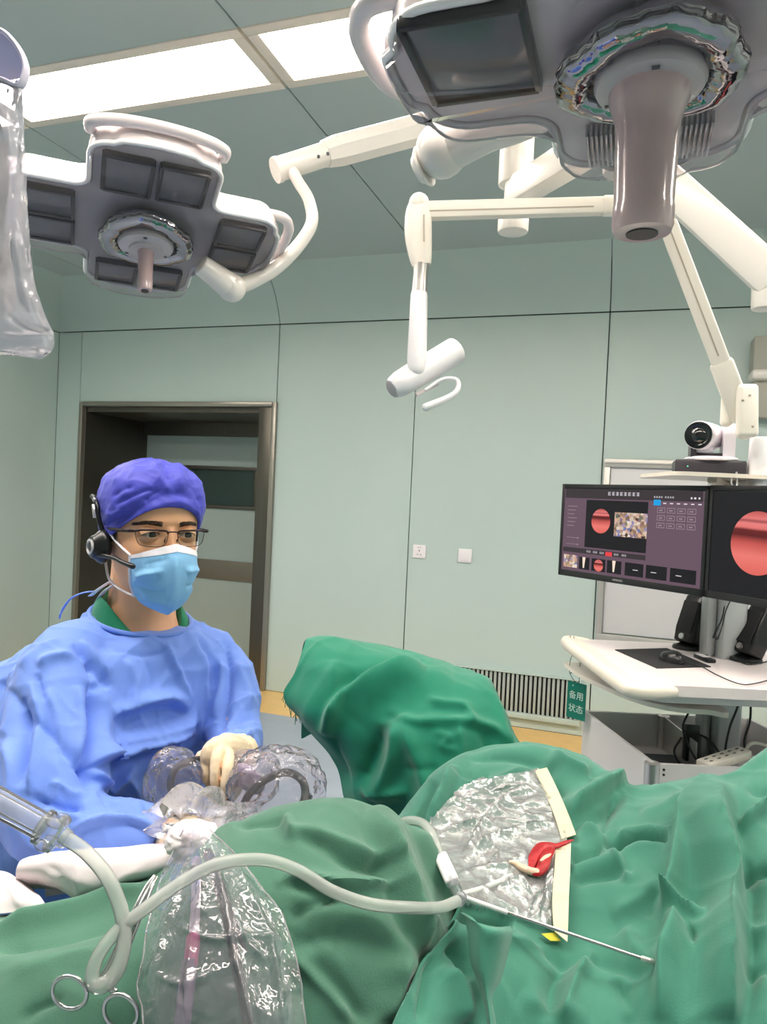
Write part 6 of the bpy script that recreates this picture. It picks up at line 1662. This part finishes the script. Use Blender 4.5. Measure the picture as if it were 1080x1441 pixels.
# ---- glasses
M_frm = mat('dark_red_brown_frame', (48, 30, 32), 0.3, metal=0.4, spec=0.5)
gy = 0.1005
gl = thing('eyeglasses', 'thin dark half-rim eyeglasses on the masked person', 'glasses', H(0, .09, -.02))
for s_ in (-1, 1):
    def GP(x, z): return H(x * s_, gy - 0.05 * (x - 0.01) ** 2 / 0.05 * 1.6 - 0.006 * (x / 0.06) ** 2, z)
    out = [GP(0.0085, 0.004), GP(0.012, 0.0068), GP(0.030, 0.0078), GP(0.050, 0.0082), GP(0.0605, 0.0072), GP(0.062, 0.002), GP(0.058, -0.012), GP(0.050, -0.0175), GP(0.032, -0.019), GP(0.018, -0.0175), GP(0.0105, -0.010)]
    ou = catmull(out, 4, True)
    b = MB(); b.add(ou + [p - fH * 0.0012 for p in ou], [tuple(range(len(ou))), tuple(reversed(range(len(ou), 2 * len(ou))))]); obj('lens', b, film('lens_glass', (235, 240, 240), 0.015, 0.02, 0.08), gl, 0)
    b = MB(); b.tube(ou, 0.00055, seg=6, closed=True); obj('lower_rim', b, M_frm, gl, 60)
    b = MB(); b.tube([GP(0.0085, 0.002), GP(0.012, 0.0068), GP(0.030, 0.0078), GP(0.050, 0.0082), GP(0.0625, 0.0066)], [.0013, .0014, .0014, .0015, .0018], seg=8, smooth=5, flat=1.2); obj('top_bar', b, M_frm, gl, 60)
    b = MB(); b.tube([GP(0.0115, -0.002), H(0.0115 * s_, gy - 0.006, -0.006), H(0.0105 * s_, gy - 0.010, -0.012)], [.0007, .0007, .0018], seg=6, smooth=4); obj('nose_pad', b, M_frm, gl, 60)
    b = MB(); b.tube([GP(0.062, 0.0066), H(0.0690 * s_, gy - 0.014, 0.0065), H(0.0765 * s_, gy - 0.030, 0.006), H(0.0815 * s_, 0.03, 0.0055), H(0.0835 * s_, -0.01, 0.004), H(0.083 * s_, -0.035, -0.012)], [.0018, .0022, .0022, .0020, .0018, .0020], seg=8, smooth=5, flat=1.3); obj('temple', b, M_frm, gl, 60)
b = MB(); b.tube([H(-.0095, gy - .001, .0045), H(-.005, gy + .002, .0055), H(.005, gy + .002, .0055), H(.0095, gy - .001, .0045)], 0.0012, seg=8, smooth=4); obj('bridge', b, M_frm, gl, 60)

# ---- headset
hs = thing('headset', 'black headset with round silver-ringed ear cup and short boom microphone', 'headset', H(-.09, -.01, -.06))
ex = (-lH + fH * 0.1).normalized(); e0 = H(-.082, 0.000, -.026)
b = MB(); b.lathe([(0.018, -0.004), (0.024, 0.0), (0.026, 0.006), (0.024, 0.012), (0.019, 0.018), (0.016, 0.0255)], e0, ex, seg=36, sx=0.86, sy=1.12, hint=UP); obj('ear_cup', b, M_blk, hs, 50)
b = MB(); b.lathe([(0.0125, 0.0255), (0.0135, 0.028), (0.0105, 0.029), (0.0085, 0.0265)], e0, ex, seg=30, cap=False); b.lathe([(0.0085, 0.0265), (0.004, 0.0275)], e0, ex, seg=24, mi=1); obj('silver_ring', b, [mat('silver_print', (190, 188, 190), 0.4), M_blk], hs, 50)
b = MB(); b.tube([e0 + ex * 0.018 - UP * 0.012, P(160, 785, 1.18), P(172, 791, 1.165), P(187, 797, 1.15)], [.0045, .0036, .0036, .0046], seg=12, smooth=5, round_ends=True); obj('boom', b, M_blk, hs, 60)
b = MB(); b.tube([e0 + UP * 0.025 + ex * 0.006, H(-.094, -.006, .02), H(-.096, -.016, .044), H(-.095, -.04, .056), H(-.085, -.075, .056), H(-.05, -.112, .05), H(0, -.125, .048), H(.05, -.112, .05), H(.085, -.075, .056), H(.094, -.03, .045), H(.088, -.012, .0)], 0.0042, seg=10, smooth=6, flat=1.0); obj('headband', b, M_blk, hs, 60)
b = MB(); b.bar(H(-.0985, -.008, .022), H(-.0995, -.016, .044), 0.010, 0.004, bev=0.001); b.ball(H(-.099, -.020, .052), .0035, 10); obj('silver_slider', b, M_steel, hs)
# ================================================================== tubing, instruments and clear plastic covers
M_tube = film('milky_clear_tube', (240, 244, 238), 0.42, 0.08, 0.18, milky=(246, 250, 244), trans=0.3)
M_clear = film('clear_rigid_plastic', (242, 244, 248), 0.22, 0.03, 0.18, milky=(246, 248, 252), trans=0.5)
M_sleeve = film('clear_sleeve', (242, 240, 246), 0.085, 0.13, 0.18, bump=0.6, bscale=30.0, crease=0.35, cscale=13.0, milky=(250, 246, 252), trans=0.15, base=0.07)
M_cover2 = film('clear_hand_cover', (246, 242, 250), 0.12, 0.15, 0.13, bump=0.5, bscale=40.0, crease=0.35, cscale=22.0, milky=(250, 244, 252), trans=0.5, base=0.05)
M_ruff = film('frosted_sleeve', (244, 244, 250), 0.28, 0.2, 0.25, bump=0.35, bscale=50.0, crease=0.35, cscale=26.0, milky=(246, 240, 244), trans=0.3)
# ---- suction tubing
t = thing('suction_tubing', 'clear tubing with rigid connectors looping over the faded green drape', 'tubing', P(400, 1222, .70))
path = [(88, 1176, .69), (122, 1200, .685), (152, 1236, .675), (170, 1280, .67), (175, 1322, .662), (167, 1360, .655), (150, 1384, .650), (134, 1386, .650), (130, 1370, .652), (141, 1340, .656), (167, 1308, .664), (204, 1279, .674), (258, 1240, .690), (310, 1215, .700), (370, 1210, .710), (420, 1225, .715), (468, 1254, .715), (520, 1272, .720), (572, 1277, .735), (618, 1277, .77), (644, 1268, .795)]
b = MB(); b.tube(PP(path), [.0066] * 5 + [.0070, .0070, .0066, .0062] + [.0060] * 12, seg=18, smooth=8); obj('tube', b, M_tube, t, 60)
b = MB(); b.tube(PP([(540, 1190, .97), (556, 1164, .955), (574, 1155, .945), (594, 1158, .93), (608, 1172, .915), (616, 1192, .895), (621, 1206, .88)]), 0.0058, seg=16, smooth=8); obj('tube', b, M_tube, t, 60)
b = MB(); a0, a1, a2 = P(-40, 1108, .70), P(62, 1164, .69), P(86, 1176, .69); dv = (a2 - a0).normalized()
b.tube([a0, a1], [.0135, .0125], seg=28); b.tube([a0, a1], [.0085, .0080], seg=24)
obj('rigid_connector', b, M_clear, t, 50)
b = MB(); b.lathe([(.0125, 0), (.0165, .002), (.0165, .006), (.011, .008), (.011, .014), (.0175, .016), (.0175, .020), (.010, .022), (.0085, .030)], a1 - dv * 0.004, dv, seg=28)
for k in range(4):
    x, y, z = frame_of(dv); c = a1 + dv * 0.010 + (x * math.cos(k * math.pi / 2 + .5) + y * math.sin(k * math.pi / 2 + .5)) * 0.0155; b.ball(c, 0.005, 12, (1, 1, 1.6), (x, y, z))
obj('lug_collar', b, M_clear, t, 50)
b = MB(); c0, c1 = P(620, 1204, .882), P(638, 1243, .845); x, y, z = frame_of(c1 - c0, Vector(CAM) - c0)
b.box((c0 + c1) / 2, (0.017, 0.012, (c1 - c0).length * 1.0), (x, y, z), 0.003, 3); obj('white_clip', b, M_sw, t)
b = MB(); b.tube([c1 - z * .006, c1 + z * 0.012, P(648, 1262, .82), P(646, 1268, .80)], [.0065, .0062, .006, .0066], seg=18, smooth=4); b.ball(P(648, 1264, .812), 0.0078, 16); obj('elbow_joint', b, M_clear, t, 60)
b = MB(); b.tube([SB.at(x, y, 0.016) for x, y in ((652, 1258), (680, 1250), (700, 1242), (712, 1236), (720, 1232))], [.0034, .0034, .0034, .0034, .003], seg=12, smooth=5, round_ends=True); obj('thin_drain', b, mat('milky_white_plastic', (226, 228, 224), 0.3), t, 60)
# ---- locking forceps
M_inst = mat('instrument_steel', (206, 204, 202), 0.14, metal=1.0)
t = thing('forceps', 'steel locking forceps with two finger rings lying beneath the clear tubing', 'forceps', P(140, 1390, .66))
def fring(cx, cy, d, rx, ry, tilt):
    b = MB(); c = P(cx, cy, d); R = Vector(CR); U = Vector(CU); tf = -Vector(_f)
    k = d / F; pts = []
    for j in range(40):
        a = 2 * math.pi * j / 40; px_, py_ = rx * math.cos(a), ry * math.sin(a)
        u_, v_ = px_ * math.cos(tilt) - py_ * math.sin(tilt), px_ * math.sin(tilt) + py_ * math.cos(tilt)
        pts.append(c + R * (u_ * k) + U * (v_ * k) + tf * (0.004 * math.sin(a)))
    b.tube(pts, 0.0021, seg=10, closed=True); return b
b = fring(98, 1397, .658, 25, 27, -0.5); b.tube(PP([(122, 1391, .657), (132, 1388, .657), (150, 1366, .664), (182, 1300, .682), (206, 1252, .705), (218, 1232, .715)]), [.0022, .0024, .0025, .0027, .0024, .0012], seg=10, smooth=6, flat=1.4); obj('ring_arm', b, M_inst, t, 60)
b = fring(170, 1424, .645, 23, 29, 0.15); b.tube(PP([(163, 1397, .648), (155, 1386, .652), (166, 1368, .662), (192, 1302, .684), (212, 1252, .707), (221, 1234, .717)]), [.0026, .0026, .0025, .0027, .0024, .0012], seg=10, smooth=6, flat=1.4); obj('ring_arm', b, M_inst, t, 60)
b = MB(); b.bar(P(140, 1378, .655), P(160, 1380, .653), 0.004, 0.003, bev=0.0006); b.cyl(P(190, 1296, .675), P(190, 1296, .684), 0.0035, seg=14); obj('ratchet', b, M_inst, t)
# ---- black camera cable and hand piece held in the glove
t = thing('camera_cable', 'black camera cable looping through the gloved fist inside clear plastic', 'cable', P(320, 1130, 1.0))
lp = [(246, 1128, 1.02), (240, 1104, 1.02), (246, 1084, 1.03), (264, 1073, 1.05), (290, 1070, 1.07), (305, 1088, 1.06), (308, 1108, 1.05), (322, 1132, 1.02), (338, 1138, 1.0), (352, 1116, 1.0), (376, 1096, 1.0), (404, 1087, 1.0), (425, 1098, 1.0), (430, 1120, .99), (422, 1142, .97), (405, 1165, .95)]
b = MB(); b.tube(PP(lp), [.005, .0055, .0055, .0055, .006, .010, .011, .007, .0055, .0055, .0055, .0055, .0055, .006, .008, .008], seg=14, smooth=8); obj('cable', b, mat('dark_grey_cable', (44, 42, 46), 0.4), t, 60)
b = MB(); b.tube(PP([(326, 1088, 1.075), (344, 1092, 1.055), (360, 1104, 1.04)]), [.012, .017, .014], seg=18, smooth=4, round_ends=True); obj('hand_piece', b, mat('lilac_grey_plastic', (168, 150, 172), 0.35), t, 60)
# ---- clear plastic camera sleeve
t = thing('plastic_sleeve', 'long clear crinkled plastic sleeve from the gloved hand down over the drape', 'sleeve', P(320, 1320, .70))
def crumple(b, c, axes, r, amp, sc, seed, nu=72, nv=48, pinch=None):
    G = []
    for i in range(nv + 1):
        th = math.pi * i / nv; row = []
        for k in range(nu):
            ph = 2 * math.pi * k / nu
            d_ = Vector((math.sin(th) * math.cos(ph), math.sin(th) * math.sin(ph), math.cos(th)))
            q = d_ * sc + Vector((seed, seed * 2, 0))
            n_ = (1 - abs(noise.noise(q)) * 2) * 0.6 + (1 - abs(noise.noise(q * 2.2 + Vector((5, 1, 2)))) * 2) * 0.4 + 0.6 * noise.noise(q * 0.5)
            m_ = 1 + amp * n_
            row.append(c + axes[0] * (d_.x * r[0] * m_) + axes[1] * (d_.y * r[1] * m_) + axes[2] * (d_.z * r[2] * m_))
        G.append(row)
    b.grid(G, closed_u=True)
axc = (Vector(CR), -Vector(_f), Vector(CU))
for (c, r, sd) in ((P(246, 1104, 1.04), (.036, .032, .046), 1), (P(388, 1108, .995), (.058, .040, .050), 2), (P(352, 1096, 1.06), (.040, .034, .036), 3)):
    b = MB(); crumple(b, c, axc, r, 0.22, 1.5, sd); obj('hand_cover', b, M_cover2, t, 180)
b = MB(); rows = []
cen = [(358, 1142, .985), (334, 1150, .95), (304, 1158, .925), (278, 1158, .90), (262, 1178, .88)]; rad = [.014, .021, .034, .050, .052]
cp = PP(cen); cps = catmull(cp, 8); rs = [q.x for q in catmull([Vector((r, 0, 0)) for r in rad], 8)]
for i, (p, r) in enumerate(zip(cps, rs)):
    tdir = (cps[min(i + 1, len(cps) - 1)] - cps[max(i - 1, 0)]).normalized(); x, y, z = frame_of(tdir, UP); t_ = i / (len(cps) - 1)
    rows.append([p + (x * math.cos(a) + y * math.sin(a) * 0.8) * (r * (1 + (0.10 + 0.16 * t_) * math.sin(a * 9 + 3 * t_) + 0.12 * noise.noise(Vector((math.cos(a) * 2.5, math.sin(a) * 2.5, t_ * 4))))) for a in [2 * math.pi * k / 120 for k in range(120)]])
b.grid(rows, closed_u=True); obj('gathered_cuff', b, M_ruff, t, 180)
b = MB(); crumple(b, P(272, 1182, .845), axc, (.030, .026, .020), 0.16, 1.6, 8); obj('gauze_plug', b, M_whc, t, 180)
def hang(edge, lift, seed, amp):
    R_ = []
    for (y, x0, x1) in edge:
        R_.append([P(x0 + (x1 - x0) * u, y + 0 * u, (SA.d_at(x0 + (x1 - x0) * u, max(y, 1190)) - lift - 0.022 * math.sin(math.pi * u))) for u in (0, .2, .4, .6, .8, 1)])
    G = loft(R_, 20, 16); A_ = np.array([[tuple(p) for p in r] for r in G]); n_ = normals_grid(A_); n_ *= np.sign((n_ * (CAM - A_)).sum(axis=2).mean())
    fl = [([(270, 1195), (252, 1260), (228, 1330), (205, 1400)], 6, .006), ([(285, 1195), (285, 1270), (270, 1350), (262, 1441)], 6, .006), ([(300, 1195), (318, 1270), (330, 1340), (352, 1441)], 6, .007), ([(315, 1190), (352, 1260), (380, 1330), (400, 1441)], 6, .006), ([(245, 1300), (300, 1322), (360, 1318), (410, 1330)], 5, .006), ([(330, 1290), (350, 1330), (375, 1355)], 5, .006), ([(215, 1370), (260, 1385), (300, 1370)], 5, .004)]
    A_ = creases(A_, n_, fl, seed, amp * 0.25, 36.0, None, 0.8, amp * 0.7, 13.0)
    return A_, n_
def hem(A_, par):
    for j in (0, -1):
        b = MB(); b.tube([Vector(p) for p in A_[::6, j]], 0.0009, seg=6); o = obj('hem', b, M_ruff, par, 60)
e1 = [(1168, 258, 296), (1196, 244, 322), (1240, 226, 362), (1290, 211, 396), (1340, 202, 414), (1392, 193, 424), (1441, 205, 430), (1600, 205, 445)]
A_, n_ = hang(e1, 0.030, 3, 0.006); b = MB(); b.grid([[Vector(p) for p in r] for r in A_]); obj('hanging_skirt', b, M_sleeve, t, 180); hem(A_, t)
e2 = [(1172, 262, 292), (1200, 255, 312), (1240, 240, 350), (1290, 228, 380), (1340, 216, 398), (1392, 212, 410), (1441, 220, 412), (1600, 225, 425)]
A_, n_ = hang(e2, 0.018, 6, 0.004); b = MB(); b.grid([[Vector(p) for p in r] for r in A_]); obj('hanging_skirt', b, M_sleeve, t, 180)
# cable and pale tube inside the skirt
t = thing('scope_cable', 'dark cable running down inside the clear plastic sleeve', 'cable', P(320, 1330, .70))
b = MB(); b.tube([SA.at(x, y, 0.012) for x, y in ((292, 1200), (302, 1225), (312, 1262), (322, 1300), (330, 1345), (340, 1390), (352, 1450), (365, 1520))], 0.0052, seg=12, smooth=7); obj('sheath', b, mat('dark_grey_cable', (44, 42, 46), 0.4), t, 60)
b = MB(); b.tube([SA.at(x, y, 0.012) for x, y in ((296, 1205), (312, 1240), (328, 1290), (346, 1340))], 0.0022, seg=8, smooth=6); obj('side_lead', b, mat('dark_grey_cable', (44, 42, 46), 0.4), t, 60)
t = thing('light_guide', 'pink-grey light cable inside the clear sleeve, left of the dark cable', 'cable', P(268, 1360, .70))
b = MB(); b.tube([SA.at(x, y, 0.013) for x, y in ((276, 1210), (276, 1260), (274, 1300), (272, 1325))], 0.0048, seg=12, smooth=6); obj('upper_sheath', b, mat('pale_lilac_plastic', (206, 190, 206), 0.4), t, 60)
b = MB(); b.tube([SA.at(x, y, 0.013) for x, y in ((272, 1322), (270, 1342), (268, 1358))], 0.0068, seg=14, smooth=4, round_ends=True); obj('pink_collar', b, mat('pink_plastic', (222, 110, 160), 0.4), t, 60)
b = MB(); b.tube([SA.at(x, y, 0.013) for x, y in ((267, 1352), (262, 1395), (256, 1450), (250, 1530))], 0.0075, seg=14, smooth=6); obj('lower_sheath', b, mat('mauve_plastic', (160, 136, 160), 0.4), t, 60)
# ---- hanging clear bag at the left edge
t = thing('clear_bag', 'clear plastic bag hanging at the upper left edge close to us', 'bag', P(-20, 300, .56))
M_bag = film('lilac_clear_bag', (240, 238, 246), 0.34, 0.10, 0.20, bump=0.6, bscale=26.0, crease=0.3, cscale=14.0, milky=(246, 244, 252), trans=0.5)
be_ = [(112, -100, 30), (150, -110, 33), (230, -116, 35), (310, -122, 40), (380, -128, 46), (420, -130, 54), (450, -132, 66), (470, -134, 75), (492, -134, 74), (506, -130, 56)]
for sgn, nm in ((1, 'front_film'), (-1, 'back_film')):
    R_ = []
    for i, (y, x0, x1) in enumerate(be_):
        th = 0.020 * math.sin(math.pi * min(1, (i + 0.15) / 9.3)) ** 0.6
        R_.append([P(x0 + (x1 - x0) * u, y - (10 * math.sin(u * math.pi) if i == 9 else 0), .56 - sgn * th * (math.sin(math.pi * u) ** 0.55)) for u in (0, .15, .4, .6, .8, .93, 1)])
    G = loft(R_, 10, 10); A_ = np.array([[tuple(p) for p in r] for r in G]); n_ = normals_grid(A_); n_ *= np.sign((n_ * (CAM - A_)).sum(axis=2).mean())
    A_ = creases(A_, n_, [([(-20, 120), (10, 180), (14, 260), (4, 330)], 7, .005), ([(10, 440), (40, 462), (74, 468)], 6, -.004), ([(0, 470), (30, 472), (72, 470)], 4, .003), ([(20, 330), (30, 400), (44, 440)], 7, .004)], 4, 0.0022, 30.0)
    b = MB(); b.grid([[Vector(p) for p in r] for r in A_]); obj(nm, b, M_bag, t, 180)
b = MB(); hx = PP([(-60, 48, .56), (-30, 40, .56), (2, 44, .56), (22, 62, .56), (34, 84, .56), (36, 104, .56), (26, 122, .56), (0, 112, .56), (-50, 108, .56), (-75, 80, .56)])
b.tube(catmull(hx, 5, True), 0.0042, seg=10, closed=True, flat=0.5); obj('hanger_tab', b, mat('lilac_plastic_edge', (226, 218, 236), 0.3), t, 60)
b = MB(); inn = [p.lerp(sum(hx, Vector()) / len(hx), 0.08) for p in catmull(hx, 5, True)]; b.add(inn, [tuple(range(len(inn)))]); obj('tab_web', b, film('lilac_web', (190, 184, 226), 0.5, 0.1, 0.2, milky=(176, 172, 220)), t, 0)
b = MB(); R_ = []
for (y, x0, x1) in ((200, -90, 14), (225, -92, 10), (262, -92, 14), (300, -90, 8), (340, -92, 12), (400, -90, 20), (430, -88, 22), (448, -80, 12)):
    R_.append([P(x0 + (x1 - x0) * u, y, .553 - 0.006 * math.sin(math.pi * u)) for u in (0, .25, .5, .75, 1)])
G = loft(R_, 8, 8); A_ = np.array([[tuple(p) for p in r] for r in G]); n_ = normals_grid(A_); n_ *= np.sign((n_ * (CAM - A_)).sum(axis=2).mean()); A_ = creases(A_, n_, [], 4, 0.002, 40.0)
b = MB(); sheet(b, A_, 0.003, n_); obj('inner_pouch', b, mat('cream_pouch', (236, 228, 222), 0.4, var=0.08, vscale=30), t, 60)
